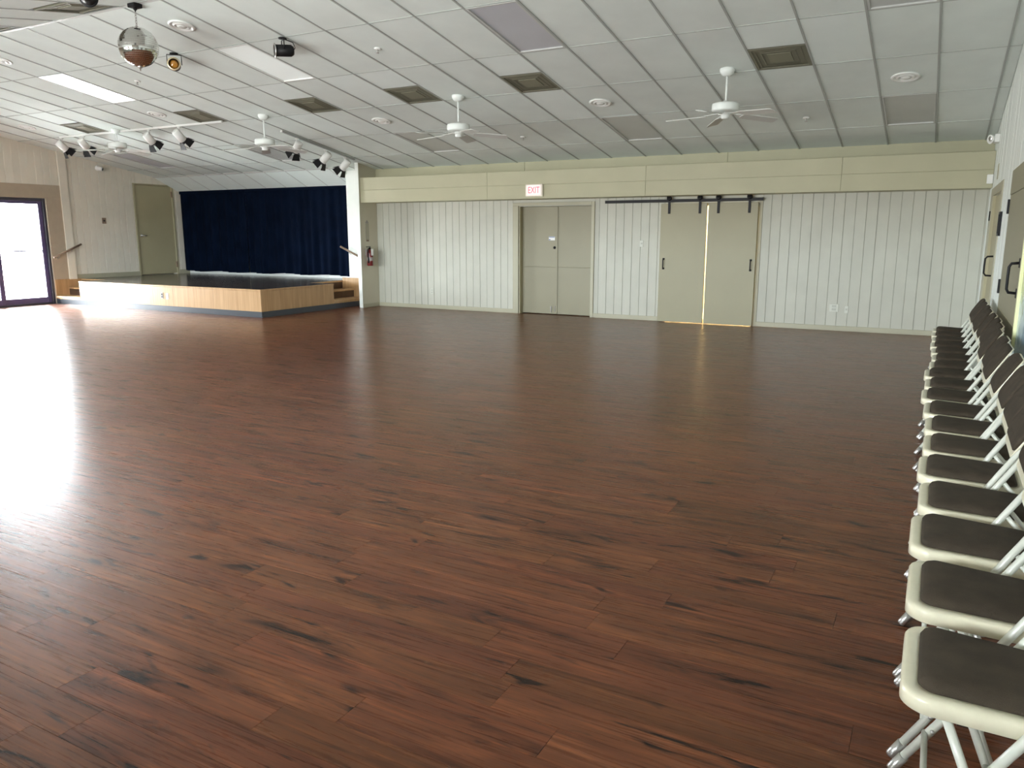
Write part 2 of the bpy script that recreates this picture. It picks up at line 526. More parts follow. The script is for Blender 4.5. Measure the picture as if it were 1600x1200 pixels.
for i in range(-2, 27):
    x1, x0 = min(linex(i), XR), max(linex(i + 1), XL)
    if x1 - x0 < 0.03: continue
    for j in range(-1, 5):
        y1, y0 = min(liney(j), YB if x1 > WX + 0.1 else YCR), liney(j + 1)
        if (i, j) in TROFFER: continue
        if j == 2 and i in VENT:
            ym = (y0 + y1) / 2
            put_tile(x0, x1, y0, ym, 'tile_bright'); continue
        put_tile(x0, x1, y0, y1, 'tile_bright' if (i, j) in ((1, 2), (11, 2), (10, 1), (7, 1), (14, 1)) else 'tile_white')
    for jj in range(0, 6):                      # the slope above the camera
        y1, y0 = YRIDGE - CL * jj, max(YRIDGE - CL * (jj + 1), YF)
        if jj == 0 and i in (13, 16):
            put_tile(x0, x1, y0, y1 - CL * 0.55)
        elif jj == 0 and 11 <= i <= 17:
            put_tile(x0, x1, y0, y1)
        else:
            p = [(x0 + .006, y0 + .006), (x1 - .006, y0 + .006), (x1 - .006, y1 - .006), (x0 + .006, y1 - .006)]
            stuff.loft([[(x, y, zc(y) + 0.02) for x, y in reversed(p)], [(x, y, zc(y) + 0.004) for x, y in reversed(p)]], False, True, False)
o = stuff.build('ceiling_tile_field', 'tile_white', ceiling); o['kind'] = 'stuff'

# grid tees
def runner(x, ya, yb, m='tee_grey', w_=0.0105):
    mb = MB()
    def pr(y): return [(x - w_, y, zc(y) - 0.004), (x + w_, y, zc(y) - 0.004), (x + w_, y, zc(y) + 0.03), (x - w_, y, zc(y) + 0.03)]
    mb.loft([pr(ya), pr(yb)], True, True, False)
    mb.build('main_tee', m, ceiling)
def cross(y, xa, xb, m='tee_cross', w_=0.009):
    mb = MB()
    def pr(x): return [(x, y - w_, zc(y - w_) + 0.0005), (x, y + w_, zc(y + w_) + 0.0005), (x, y + w_, zc(y) + 0.03), (x, y - w_, zc(y) + 0.03)]
    mb.loft([pr(xa), pr(xb)], True, True, False)
    mb.build('cross_tee', m, ceiling)
for i in range(-1, 27):
    x = linex(i)
    yend = YB if x > WX else YCR
    runner(x, YRIDGE + 0.002, yend)
    runner(x, YF, YRIDGE - 0.002)
for j in range(0, 5): cross(liney(j), XL, XR)
for jj in range(1, 6): cross(YRIDGE - CL * jj, XL, XR)
mb = MB()
for (xa, xb) in ((XL, XR),):
    mb.loft([[(x, YRIDGE - 0.03, zc(YRIDGE - 0.03) - 0.004), (x, YRIDGE, ZRIDGE - 0.004), (x, YRIDGE + 0.03, zc(YRIDGE + 0.03) - 0.004), (x, YRIDGE, ZRIDGE + 0.02)] for x in (xa, xb)], True, True, False)
mb.build('ridge_angle', 'tee_light', ceiling)
# steep stage ceiling running down to the curtain
SY1, SZ1 = 13.32, 2.485
SZ0 = zc(YCR)
def sp(x, t, d=0.0):
    y = YCR + (SY1 - YCR) * t; z = SZ0 + (SZ1 - SZ0) * t
    L_ = math.hypot(SY1 - YCR, SZ0 - SZ1)
    return (x, y + d * (SZ0 - SZ1) / L_, z + d * (SY1 - YCR) / L_)
for i in range(17, 27):
    x1, x0 = min(linex(i), WX), max(linex(i + 1), XL)
    if x1 - x0 < 0.03: continue
    a, b = x0 + 0.005, x1 - 0.005
    lo = [sp(a, 0.01), sp(b, 0.01), sp(b, 0.99), sp(a, 0.99)]
    hi = [sp(a, 0.01, .02), sp(b, 0.01, .02), sp(b, 0.99, .02), sp(a, 0.99, .02)]
    MB().loft([hi, lo], True, True, False).build('ceiling_tile', 'tile_bright', ceiling)  # lighter tile colour paints in the light this tilted slope catches
    if i > 17:
        x = linex(i)
        MB().loft([[sp(x - .01, t, -.003), sp(x + .01, t, -.003), sp(x + .01, t, .025), sp(x - .01, t, .025)] for t in (0, 1)], True, True, False).build('main_tee', 'tee_light', ceiling)
MB().loft([[(x, YCR - .02, zc(YCR - .02) - .004), (x, YCR + .02, sp(x, .03)[2] - .004), (x, YCR + .02, SZ0 + .04), (x, YCR - .02, SZ0 + .04)] for x in (XL, WX)], True, True, False).build('crease_angle', 'tee_light', ceiling)
MB().loft([[(x, YCR, SZ0 - 0.0), (x, SY1, SZ1), (x, SY1 + .1, SZ1 + .1), (x, YB + .1, SZ0 + .05)] for x in (WX - .004, WX + .03)], True, True, False).build('crease_cheek', 'white_paint', ceiling)
MB().loft([[sp(x, 0, .025), sp(x, 1, .025), sp(x, 1.3, .025), sp(x, 1.3, .08), sp(x, 0, .08)] for x in (XL, WX)], True, True, False).build('stage_soffit', 'plenum', ceiling)

# troffers (2 x 4 ft lights)
tro_where = {(0, 0): 'unlit ceiling light panel above the wall boards beside the double handle doors',
             (6, 0): 'unlit ceiling light panel above the hanging rail, beside the far wall',
             (12, 0): 'unlit ceiling light panel next to the fan over the fire extinguisher side',
             (18, 0): 'unlit ceiling light panel beside the stage, near the three-spot track',
             (24, 0): 'unlit bluish ceiling light panel above the stage door corner',
             (0, 3): 'unlit ceiling light panel cut by the picture edge above the chair row',
             (6, 3): 'unlit lavender ceiling light panel between the black spotlight and the dark vent',
             (12, 3): 'dimly glowing ceiling light panel next to the black spotlight',
             (18, 3): 'brightly lit ceiling light panel below the mirror ball',
             (24, 3): 'unlit ceiling light panel by the west wall over the glass doors'}
for (i, j), st in TROFFER.items():
    xa, xb = linex(i + 1), linex(i)
    yc = liney(j + 0.5)
    e = empty('ceiling_light', ((xa + xb) / 2, yc, zc(yc)), slope_rot(yc))
    hx, hy = CW / 2 - 0.013, CL / COS / 2 - 0.013
    f = MB()
    for s in (-1, 1):
        f.box(s * hx, s * (hx - 0.022), -hy, hy, -0.003, 0.03)
        f.box(-hx + .022, hx - .022, s * hy, s * (hy - 0.022), -0.003, 0.03)
    f.build('frame', 'white_metal' if st != 'off' else 'tee_light', e)
    d = MB().box(-hx + .02, hx - .02, -hy + .02, hy - .02, 0.012, 0.02)
    d.build('diffuser', {'off': 'diffuser_off' if (i, j) in ((6, 3), (24, 0)) else 'diffuser_grey', 'dim': 'diffuser_dim', 'lit': 'diffuser_lit'}[st], e)
    MB().box(-hx + .02, hx - .02, -hy + .02, hy - .02, 0.028, 0.09).build('housing', 'white_metal', e)
    tag(e, tro_where[(i, j)], 'ceiling light', 'ceiling light panels')

# return-air vents (2 x 2 ft)
vent_lab = {2: 'dark grey square ceiling vent beside the fan nearest the chair row',
            7: 'olive square ceiling vent between the lavender light panel and a round vent',
            10: 'olive square ceiling vent beside the fan above the double door',
            13: 'olive square ceiling vent beside the glowing light panel and stage fan',
            17: 'olive square ceiling vent at the end of the four-spot track',
            22: 'grey square ceiling vent above the west fan by the glass doors'}
def vent(xa, xb, ya, yb, label, loc_y=None):
    yc = (ya + yb) / 2
    e = empty('ceiling_vent', ((xa + xb) / 2, yc, zc(yc)), slope_rot(yc))
    hx, hy = (xb - xa) / 2 - .012, (yb - ya) / COS / 2 - .012
    f = MB()
    for s in (-1, 1):
        f.box(s * hx, s * (hx - .03), -hy, hy, -.004, .02)
        f.box(-hx + .03, hx - .03, s * hy, s * (hy - .03), -.004, .02)
    f.build('frame', 'vent_grey', e)
    for q, sc in enumerate((0.80, 0.60)):
        a, b = hx * sc, hy * sc
        ring = MB()
        o1 = [(-a, -b), (a, -b), (a, b), (-a, b)]
        ring.loft([[(u * k, v * k, z) for u, v in o1] for k, z in ((1.06, 0.006), (1.0, 0.0), (0.97, 0.0), (1.03, 0.006))], False, False, False)
        ring.build('louver', 'vent_grey', e)
    MB().box(-hx * .42, hx * .42, -hy * .42, hy * .42, 0.0, .012).build('center_plate', 'vent_inner', e)
    MB().box(-hx, hx, -hy, hy, .006, .03).build('backing', 'vent_grey', e)
    return tag(e, label, 'ceiling vent', 'square ceiling vents')
for i in VENT:
    vent(linex(i + 1), linex(i), liney(2.5), liney(2), vent_lab[i])
vent(linex(14), linex(13), YRIDGE - CL * .52, YRIDGE - CL * .06, 'dark square ceiling vent beyond the ridge beside the mirror ball')
vent(linex(17), linex(16), YRIDGE - CL * .52, YRIDGE - CL * .06, 'dark square ceiling vent beyond the ridge at the picture edge')

# round ceiling diffusers
def round_vent(i, j, label):
    y = liney(j)
    e = empty('round_ceiling_vent', (linex(i), y, zc(y) - 0.001), slope_rot(y))
    MB().lathe([(.0, .012), (.135, .012), (.150, -.002), (.148, -.010), (.125, -.016), (.112, -.006), (.10, .004)], 32).build('rim', 'white_plastic', e)
    MB().lathe([(.10, .004), (.095, -.012), (.075, -.02), (.066, -.008), (.058, .006)], 32, cap=False).build('ring', 'white_plastic', e)
    MB().lathe([(.058, .002), (.05, -.016), (.03, -.024), (0.001, -.026)], 24).build('cone', 'white_plastic', e)
    tag(e, label, 'ceiling vent', 'round ceiling vents')
round_vent(.53, 1.5, 'round white ceiling vent next to the unlit panel over the chair row')
round_vent(6.55, 1.5, 'round white ceiling vent beyond the lavender panel above the hanging rail')
round_vent(12.55, 1.52, 'round white ceiling vent between the stage fan and the double-door fan')
round_vent(18.6, 2.51, 'round white ceiling vent next to the four-spot track')
round_vent(12.6, 4.52, 'round white ceiling vent beside the mirror ball')
round_vent(18.68, 4.5, 'round white ceiling vent near the brightly lit panel at the picture edge')
round_vent(24.46, 2.55, 'round white ceiling vent above the glass doors')
# sprinklers
def sprinkler(i, j, label):
    y = liney(j)
    e = empty('sprinkler_head', (linex(i), y, zc(y)), slope_rot(y))
    MB().lathe([(.0, .006), (.04, .006), (.044, -.002), (.03, -.010), (.014, -.012)], 20).build('escutcheon', 'white_plastic', e)
    MB().lathe([(.012, -.01), (.009, -.03), (.006, -.045)], 10).lathe([(.0, -.045), (.020, -.046), (.020, -.049), (0, -.05)], 12).build('deflector', 'chrome', e)
    tag(e, label, 'sprinkler', 'ceiling sprinklers')
sprinkler(9.57, 3.5, 'small sprinkler head between the black spotlight and the lavender panel')
sprinkler(9.55, .46, 'small sprinkler head in front of the double door, near the beam')
sprinkler(2.52, .48, 'small sprinkler head beside the fan tip over the wall boards')
sprinkler(16.6, 3.53, 'small sprinkler head below the mirror ball')

# ================================================================== FAR WALL
BB = 12.912
DD = (-6.86, -5.42, 1.965)         # double door opening
BO = (-4.08, -2.60, 1.93)          # barn door opening
mb = MB()
T = 0.14
segs = [(-10.16, DD[0], 0, 2.9), (DD[0], DD[1], DD[2], 2.9), (DD[1], BO[0], 0, 2.9), (BO[0], BO[1], BO[2], 2.9), (BO[1], XR + .1, 0, 2.9)]
for a, b, z0, z1 in segs: mb.box(a, b, BB, BB + T, z0, z1)
wall_back = struct(mb.build('wall_back', 'board_paint'), 'far wall of pale painted vertical boards under a tan soffit')
BWID = 0.1525
x = -10.155
nb = 0
while x < XR - 0.01:
    a, b = x, min(x + BWID, XR)
    z0, z1 = 0.0, 2.10
    da, db = DD[0] - 0.13, DD[1] + 0.06
    pieces = [(a, b)]
    for (l, r_) in ((da, db), (BO[0] - 0.02, BO[1] + 0.09)):
        nx = []
        for (p, q) in pieces:
            if q <= l or p >= r_: nx.append((p, q))
            else:
                if p < l - .012: nx.append((p, l))
                if q > r_ + .012: nx.append((r_, q))
        pieces = nx
    for p, q in pieces:
        g = random.choice((0.0016, 0.0026, 0.004))
        dy = random.uniform(-0.002, 0.002)
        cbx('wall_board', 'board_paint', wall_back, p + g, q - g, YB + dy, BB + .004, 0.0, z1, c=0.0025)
    x += BWID
# boards over the sliding-door opening and door head
cbx('wall_board', 'board_paint', wall_back, BO[0] - .02, BO[1] + .09, YB, BB + .004, BO[2] + 0.0, 2.10, c=.003)
cbx('wall_board', 'board_paint', wall_back, DD[0] - .13, DD[1] + .06, YB, BB + .004, 2.032, 2.10, c=.003)
# frieze above the soffit
for a, b in ((-10.155, -6.751), (-6.751, -3.1), (-3.1, XR)):
    cbx('frieze_board', 'beam_paint', wall_back, a + .002, b - .002, YB - .006, BB + .004, 2.50, zc(YB) + .03, c=.003)
for i_, (a, b) in enumerate(((-10.155, DD[0] - .13), (DD[1] + .06, BO[0] - .02), (BO[1] + .09, XR))):
    cbx('baseboard', 'tan_paint', wall_back, a, b, YB - .016, YB, 0.0, .078, c=.004)

# soffit box
SF, SZb, SZt = 12.40, 2.075, 2.555
soffit = struct(bx('trim_1', 'beam_paint', None, -10.155, XR, SF + .014, YB - .001, SZb + .004, SZt - .004), 'long tan boxed soffit running along the far wall')
js = [-10.155, -7.254, -4.283, -1.340, XR]
for k in range(4):
    for (z0, z1) in ((SZb, 2.315), (2.315, SZt)):
        cbx('soffit_board', 'beam_paint', soffit, js[k] + .0015, js[k + 1] - .0015, SF + random.uniform(-.002, .002), SF + .016, z0 + .0012, z1 - .0012, c=.003)

# alcove side wall (partition) and white wall beside the stage
part = struct(MB().box(-10.225, -10.155, 12.36, BB + T, 0, 2.86).build('wall_partition', 'return_paint'), 'short tan return wall carrying the fire extinguisher')
cbx('baseboard', 'tan_paint', part, -10.155, -10.143, 12.36, 12.9, 0, .078)
cbx('corner_trim', 'white_paint', part, -10.235, -10.150, 12.352, 12.364, 0, 2.85, c=.002)
wst = struct(MB().box(WX, -10.225, 12.90, 13.5, .5, 2.80).build('wall_stage_side', 'white_paint'), 'bright white wall beside the stage curtain')
wsb = struct(MB().box(XL - .1, -10.3, 13.5, 13.62, 0, 3.0).build('wall_stage_back', 'white_paint'), 'white wall behind the stage curtain')
cbx('baseboard', 'white_paint', wsb, XL, WX, 13.485, 13.5, .5, .58)

# storage room behind the sliding doors
st = MB()
st.box(-5.0, -4.95, BB + T, 15.6, -.02, 2.6).box(-1.5, -1.45, BB + T, 15.6, -.02, 2.6).box(-5, -1.45, 15.6, 15.65, -.02, 2.6).box(-5, -1.45, BB + T, 15.6, 2.55, 2.6).box(-5, -1.45, BB, 15.6, -.06, -.007)
struct(st.build('wall_storage', 'storage_paint'), 'lit storage room glimpsed through the sliding-door gap')
l = bpy.data.lights.new('storage_lamp', 'POINT'); l.energy = 150; l.color = (1.0, .86, .62); l.shadow_soft_size = .12
lo = bpy.data.objects.new('storage_lamp', l); lo.location = (-3.3, 14.2, 2.3); col.objects.link(lo)

struct(MB().box(-7.2, -5.1, BB + T + .5, BB + T + .56, -.02, 2.6).box(-7.26, -7.2, BB + T, BB + T + .56, -.02, 2.6).box(-5.1, -5.04, BB + T, BB + T + .56, -.02, 2.6).box(-7.2, -5.1, BB + T, BB + T + .5, 2.5, 2.6).box(-7.2, -5.1, BB, BB + T + .5, -.06, -.007).build('wall_light_block', 'olive_paint'), 'unseen box added behind the double door to block outside light')  # unseen box added to stop outside light leaking round the double door
# ---- double door
dd = struct(empty('door_1', (-6.14, 13.0, 0)), 'tan flush double door with recessed frame under the exit sign')
def ch(o):   # keep world placement when parenting to an offset empty
    o.matrix_parent_inverse = Matrix.Translation(-Vector(o.parent.location)); return o
f = MB()
f.cbox(DD[0] - .13, DD[0] - .012, YB - .022, BB, 0, 1.975, c=.004)
ch(f.build('casing', 'tan_paint', dd))
ch(MB().cbox(DD[1] + .002, DD[1] + .06, YB - .022, BB, 0, 2.03, c=.004).build('casing', 'tan_paint', dd))
ch(MB().cbox(DD[0] - .13, DD[1] + .002, YB - .022, BB, 1.976, 2.03, c=.004).build('casing', 'tan_paint', dd))
ch(MB().box(DD[0] + .0005, DD[0] + .014, YB, BB + T, 0, DD[2]).build('jamb', 'olive_paint', dd))
LY = BB + T - .05
for a, b, nm in ((DD[0] + .014, -6.135, 'w'), (-6.128, DD[1], 'e')):
    lf = ch(MB().cbox(a + .003, b - .003, LY, LY + .042, .012, .872, c=.003).cbox(a + .003, b - .003, LY, LY + .042, .873, DD[2] - .004, c=.003).build('leaf', 'door_paint', dd))
ch(MB().box(-6.15, -6.118, LY - .012, LY, .02, DD[2] - .01).build('astragal', 'door_paint', dd))
ch(MB().lathe([(.0, 0), (.026, 0), (.024, .012), (.0, .014)], 16, (-6.185, LY, 1.225), (0, -1, 0)).build('lock', 'black_metal', dd))
ch(MB().box(-6.25, -6.235, LY - .012, LY, .04, .15).box(-6.255, -6.23, LY - .02, LY - .01, .12, .15).build('floor_bolt', 'outlet_grey', dd))
ch(MB().box(-6.172, -6.160, LY - .012, LY, .06, .16).build('floor_bolt', 'outlet_grey', dd))
sg = empty('door_sign', (-6.24, LY, 1.39))
MB().cbox(-.062, .062, -.006, 0, -.034, .034, c=.002).build('plate', 'paper', sg)
MB().box(-.058, .058, -.0075, -.006, .018, .030).build('header_band', 'blue_ink', sg)
MB().box(-.058, -.03, -.0075, -.006, -.030, -.012).build('corner_mark', 'blue_ink', sg)
tag(sg, 'small white and blue notice on the double door leaf', 'sign')

# ---- exit sign
ex = empty('exit_sign', (-6.285, SF - .002, 2.215))
MB().cbox(-.165, .165, -.05, 0, -.105, .105, c=.008).build('case', 'sign_case', ex)
MB().cbox(-.135, .135, -.053, -.05, -.082, .085, c=.001).build('face', 'sign_face', ex)
cu = bpy.data.curves.new('t', 'FONT'); cu.body = 'EXIT'; cu.size = .155; cu.extrude = .001; cu.align_x = 'CENTER'; cu.align_y = 'CENTER'
to = bpy.data.objects.new('t', cu); col.objects.link(to)
bpy.context.view_layer.update()
tm = bpy.data.meshes.new_from_object(to); bpy.data.objects.remove(to)
tm.materials.clear(); tm.materials.append(MAT['sign_red'])
lt = link('lettering', tm, ex, (0, -.0545, 0), (R_(90), 0, 0)); lt.scale = (.72, 1, 1)
tag(ex, 'faded white exit sign with pink-red lettering on the soffit', 'exit sign')

# ---- sliding barn doors and rail
RY = 12.845
for (a, b, lab, hx) in ((-4.145, -3.375, 'tan sliding barn door panel beside the bare white boards', -4.07), (-3.352, -2.565, 'tan sliding barn door panel beside the jamb and rail end', -2.635)):
    e = empty('sliding_door', ((a + b) / 2, RY, 0)); c0 = (a + b) / 2
    cbx('panel', 'barn_paint', e, a - c0, b - c0, -.02, .02, .009, 1.965, c=.003)
    for xx in ((-4.003, -3.49) if a < -4 else (-3.19, -2.70)):
        h_ = MB().cbox(xx - c0 - .02, xx - c0 + .02, -.03, -.018, 1.80, 2.055, c=.002)
        hg = h_.build('hanger', 'black_metal', e)
        MB().lathe([(.0, -.014), (.042, -.014), (.044, 0), (.042, .014), (0, .014)], 20, (xx - c0, -.044, 2.052), (0, 1, 0)).build('roller', 'black_metal', hg)
    hh = MB().tube([(hx - c0, -.02, .90), (hx - c0, -.055, .905), (hx - c0, -.06, .93), (hx - c0, -.06, 1.03), (hx - c0, -.055, 1.055), (hx - c0, -.02, 1.06)], .009, 8)
    hh.cbox(hx - c0 - .018, hx - c0 + .018, -.024, -.02, .885, .915, c=.001).cbox(hx - c0 - .018, hx - c0 + .018, -.024, -.02, 1.045, 1.075, c=.001)
    hh.build('handle', 'black_metal', e)
    tag(e, lab, 'door', 'sliding barn doors')
e = empty('door_rail', (-3.83, RY, 2.01))
cbx('bar', 'black_metal', e, -5.14 + 3.83, -2.49 + 3.83, -.032 - .008, -.032 + .004, -.024, .024, c=.002)
for xx in (-5.05, -4.45, -3.83, -3.0, -2.55):
    MB().lathe([(.012, 0), (.012, .09)], 10, (xx + 3.83, -.034, 0), (0, 1, 0)).build('standoff', 'black_metal', e)
tag(e, 'black steel barn door rail mounted under the soffit', 'door rail')
# jamb casing on the east side of the opening
jb = struct(MB().cbox(BO[1] + .0, BO[1] + .09, YB - .012, BB, 0, 2.02, c=.003).build('trim_2', 'tan_paint'), 'tan jamb trim beside the sliding doors')
jb2 = struct(MB().cbox(BO[0] - .022, BO[0] + .04, YB - .012, BB, 0, 1.93, c=.003).build('trim_3', 'tan_paint'), 'tan jamb trim behind the sliding door edge')

# ---- outlets and switches on the far wall
def plate(name, x, y, z, w_, h_, label, m='white_plastic', cat='outlet', n=2, axis='y', parent_rot=0):
    e = empty(name, (x, y, z), (0, 0, parent_rot))
    MB().cbox(-w_ / 2, w_ / 2, -.007, 0, -h_ / 2, h_ / 2, c=.002).build('cover', m, e)
    for k in range(n):
        zz = (k - (n - 1) / 2) * h_ * .42
        MB().cbox(-w_ * .22, w_ * .22, -.010, -.006, zz - h_ * .13, zz + h_ * .13, c=.001).build('socket' if cat == 'outlet' else 'rocker', {'white_plastic': 'tee_light', 'plate_cream': 'plate_socket'}.get(m, 'black_metal'), e)
    tag(e, label, cat)
plate('wall_outlet', -1.354, YB - .003, .353, .13, .12, 'wide double outlet low on the white wall boards', m='plate_cream', n=2)
plate('wall_switch', -1.175, YB - .003, .335, .055, .11, 'narrow blank wall plate beside the wide outlet', m='plate_cream', cat='wall plate', n=1)
plate('wall_switch', -4.49, YB - .003, 1.31, .06, .11, 'pale light switch on the boards under the barn door rail', m='plate_cream', cat='light switch', n=1)
plate('wall_outlet', -8.83, YB - .003, .348, .07, .11, 'pale outlet on the boards between extinguisher and double door', m='plate_cream', n=2)

# ---- fire extinguisher (on the return wall, facing +x)
fx, fy = -10.155, 12.53
e = empty('fire_extinguisher', (fx + .085, fy, .84))
MB().lathe([(.0, 0), (.055, 0), (.06, .01), (.06, .25), (.055, .275), (.035, .30), (.02, .315), (.02, .33)], 24).build('cylinder_body', 'red_paint', e)
MB().lathe([(.022, .325), (.022, .35), (.012, .352), (.012, .37)], 14).box(-.012, .012, -.09, .03, .352, .362).box(-.012, .012, -.10, .02, .375, .387).build('valve_handle', 'black_metal', e)
MB().tube([(0, -.02, .345), (.01, -.06, .33), (.02, -.085, .28), (.02, -.085, .18), (.02, -.075, .10), (.02, -.07, .06)], [.009, .010, .010, .011, .015, .019], 8).build('hose', 'black_metal', e)
MB().cbox(.062, .066, -.038, .032, .205, .335, c=.001).build('inspection_tag', 'paper', e)
MB().lathe([(.0605, .10), (.0605, .17)], 24, cap=False).build('label_band', 'outlet_grey', e)
MB().box(-.085, -.058, -.03, .03, .20, .33).build('bracket', 'outlet_grey', e)
tag(e, 'red fire extinguisher with a white tag on the tan return wall', 'fire extinguisher')
e = empty('extinguisher_sign', (fx + .002, 12.57, 1.52))
cbx('plate', 'tan_paint', e, 0, .004, -.045, .045, -.20, .16, c=.001)
f = MB()
for s in (-1, 1): f.box(.004, .0055, s * .045, s * .037, -.20, .16)
f.box(.004, .0055, -.037, .037, .152, .16)
f.build('outline', 'outlet_grey', e)
MB().prism([(-.055, .165), (.055, .165), (0, .225)], lambda u, v: (.0, u, v), lambda u, v: (.005, u, v)).build('arrow_head', 'outlet_grey', e)
bx('foot_mark', 'rail_wood', e, .004, .0055, -.037, .037, -.20, -.165)
tag(e, 'narrow vertical arrow sign above the fire extinguisher', 'sign')

# ================================================================== EAST WALL (chairs stand along it)
DA = (10.19, 11.83, 1.95)
DB = (6.72, 8.62, 1.83)
mb = MB()
mb.box(XR + .012, XR + .14, YF - .1, DA[0], 0, 4.0).box(XR + .012, XR + .14, DA[0], DA[1], DA[2], 4.0).box(XR + .012, XR + .14, DA[1], BB + T, 0, 4.0)
wall_right = struct(mb.build('wall_right', 'board_paint'), 'long white-painted board wall behind the row of folding chairs')
y = YF
while y < YB - .01:
    a, b = y, min(y + .2, YB)
    z0 = 0.0
    top = max(zc(a), zc(b)) + .05
    g = random.choice((.0012, .002, .0028))
    dx = random.uniform(-.0015, .0015)
    segs = [(a, b, 0.0)]
    for (l, r_, zz) in ((DA[0] - .2, DA[1] + .36, 2.05), (DB[0] - .06, DB[1] + .06, 2.05)):
        nx = []
        for p, q, z in segs:
            if q <= l or p >= r_: nx.append((p, q, z)); continue
            if p < l: nx.append((p, l, z))
            nx.append((max(p, l), min(q, r_), zz))
            if q > r_: nx.append((r_, q, z))
        segs = nx
    for p, q, z in segs:
        if q - p > .012:
            cbx('wall_board', 'white_paint', wall_right, XR + dx, XR + .016, p + g, q - g, z, top, c=.0025)
    y += .2
def pull(name, par, x, y, z0, z1, d=.075, m='black_metal'):
    mb = MB().tube([(x, y, z0), (x - d * .8, y, z0 + .005), (x - d, y, z0 + .03), (x - d * 1.02, y, (z0 + z1) / 2), (x - d, y, z1 - .03), (x - d * .8, y, z1 - .005), (x, y, z1)], .0105, 8)
    for zz in (z0, z1): mb.cbox(x - .006, x, y - .018, y + .018, zz - .035, zz + .035, c=.001)
    return mb.build(name, m, par)
e = struct(empty('door_2', (XR, 11.0, 0)), 'olive double doors in a tan casing near the far corner')
for a, b in ((DA[0], 11.0), (11.004, DA[1])):
    ch(MB().cbox(XR + .03, XR + .07, a + .003, b - .003, .01, DA[2] - .005, c=.003).build('leaf', 'olive_paint', e))
for a in (MB().cbox(XR - .012, XR + .012, DA[1], DA[1] + .36, 0, 2.05), MB().cbox(XR - .012, XR + .012, DA[0] - .2, DA[0], 0, 2.05), MB().cbox(XR - .012, XR + .012, DA[0], DA[1], DA[2], 2.05)):
    ch(a.build('casing', 'tan_paint', e))
ch(MB().box(XR - .002, XR + .055, DA[1] - .004, DA[1] + .002, 0, DA[2]).build('jamb', 'olive_paint', e))
ch(pull('handle', e, XR + .03, 10.55, 1.0, 1.225, d=.10))
ch(MB().cbox(XR - .028, XR + .0, DA[1] + .005, DA[1] + .035, 1.64, 1.76, c=.002).build('hinge', 'black_metal', e))
e = struct(empty('door_3', (XR, 7.7, 0)), 'wide tan door with black pull beside the cream-framed picture')
ch(MB().cbox(XR - .012, XR + .012, DB[0], DB[1], .01, DB[2] - .003, c=.003).build('leaf', 'door_paint', e))
ch(MB().cbox(XR - .014, XR + .012, DB[0] - .06, DB[1] + .06, DB[2], 2.05, c=.003).build('header_panel', 'door_paint', e))
ch(MB().cbox(XR - .006, XR + .012, DB[1], DB[1] + .06, 0, DB[2], c=.003).build('casing', 'tan_paint', e))
ch(pull('handle', e, XR - .012, 6.86, 1.045, 1.268, d=.065))
ch(MB().cbox(XR - .03, XR - .008, DB[1] - .01, DB[1] + .03, 1.66, 1.79, c=.002).build('hinge', 'black_metal', e))
ch(MB().cbox(XR - .03, XR - .008, DB[1] + .0, DB[1] + .03, .93, 1.06, c=.002).build('hinge', 'black_metal', e))
ch(MB().box(XR - .0135, XR - .011, DB[0] + .01, DB[1] - .05, .80, .806).build('panel_groove', 'olive_paint', e))
# plaque
e = empty('wall_plaque', (XR, 9.78, 1.58))
f = MB()
f.cbox(-.025, 0, -.11, .11, .10, .125, c=.002).cbox(-.025, 0, -.11, .11, -.125, -.10, c=.002).cbox(-.025, 0, -.11, -.088, -.1, .1, c=.002).cbox(-.025, 0, .088, .11, -.1, .1, c=.002)
f.build('frame', 'black_metal', e)
bx('panel', 'outlet_grey', e, -.012, -.004, -.09, .09, -.10, .10)
tag(e, 'small dark-framed plaque on the white wall between the two tan doors', 'plaque')
# picture
e = empty('framed_picture', (XR, 5.85, 1.25))
f = MB()
f.cbox(-.035, 0, -.65, .65, .68, .74, c=.004).cbox(-.035, 0, -.65, .65, -.74, -.68, c=.004).cbox(-.035, 0, -.65, -.59, -.68, .68, c=.004).cbox(-.035, 0, .59, .65, -.68, .68, c=.004)
f.build('frame', 'cream_frame', e)
bx('print', 'landscape_print', e, -.016, -.004, -.6, .6, -.69, .69)
tag(e, 'cream-framed blue and green picture behind the chairs', 'picture')
# strip sign on wall, sensor, emergency light
e = empty('motion_sensor', (.515, 12.385, 2.19))
MB().cbox(-.05, .022, -.05, .01, -.06, .06, c=.006).build('case', 'white_plastic', e)
bx('lens', 'paper', e, -.04, .012, -.054, -.049, -.03, .02)
tag(e, 'small white motion sensor at the end of the soffit', 'sensor')
e = empty('emergency_light', (XR - .01, 11.95, 2.665))
MB().cbox(-.05, .01, -.12, .12, -.055, .045, c=.006).build('case', 'white_plastic', e)
for s in (-1, 1):
    hd = MB().lathe([(.0, 0), (.03, 0), (.052, .05), (.05, .058)], 20, (-.05, s * .07, .0), (-.8, -.55, -.2)).build('lamp_head', 'white_plastic', e)
    MB().lathe([(.0, .052), (.046, .052), (.03, .06), (.0, .062)], 20, (-.05, s * .07, .0), (-.8, -.55, -.2)).build('lens', 'chrome', hd)
tag(e, 'white twin-head emergency light high on the east wall', 'emergency light')
e = empty('wall_strip', (XR, 11.35, 2.22))
cbx('plate', 'tan_paint', e, -.008, 0, -.1, .1, -.09, .09, c=.002)
tag(e, 'small tan blank plate above the far tan door casing', 'wall plate')

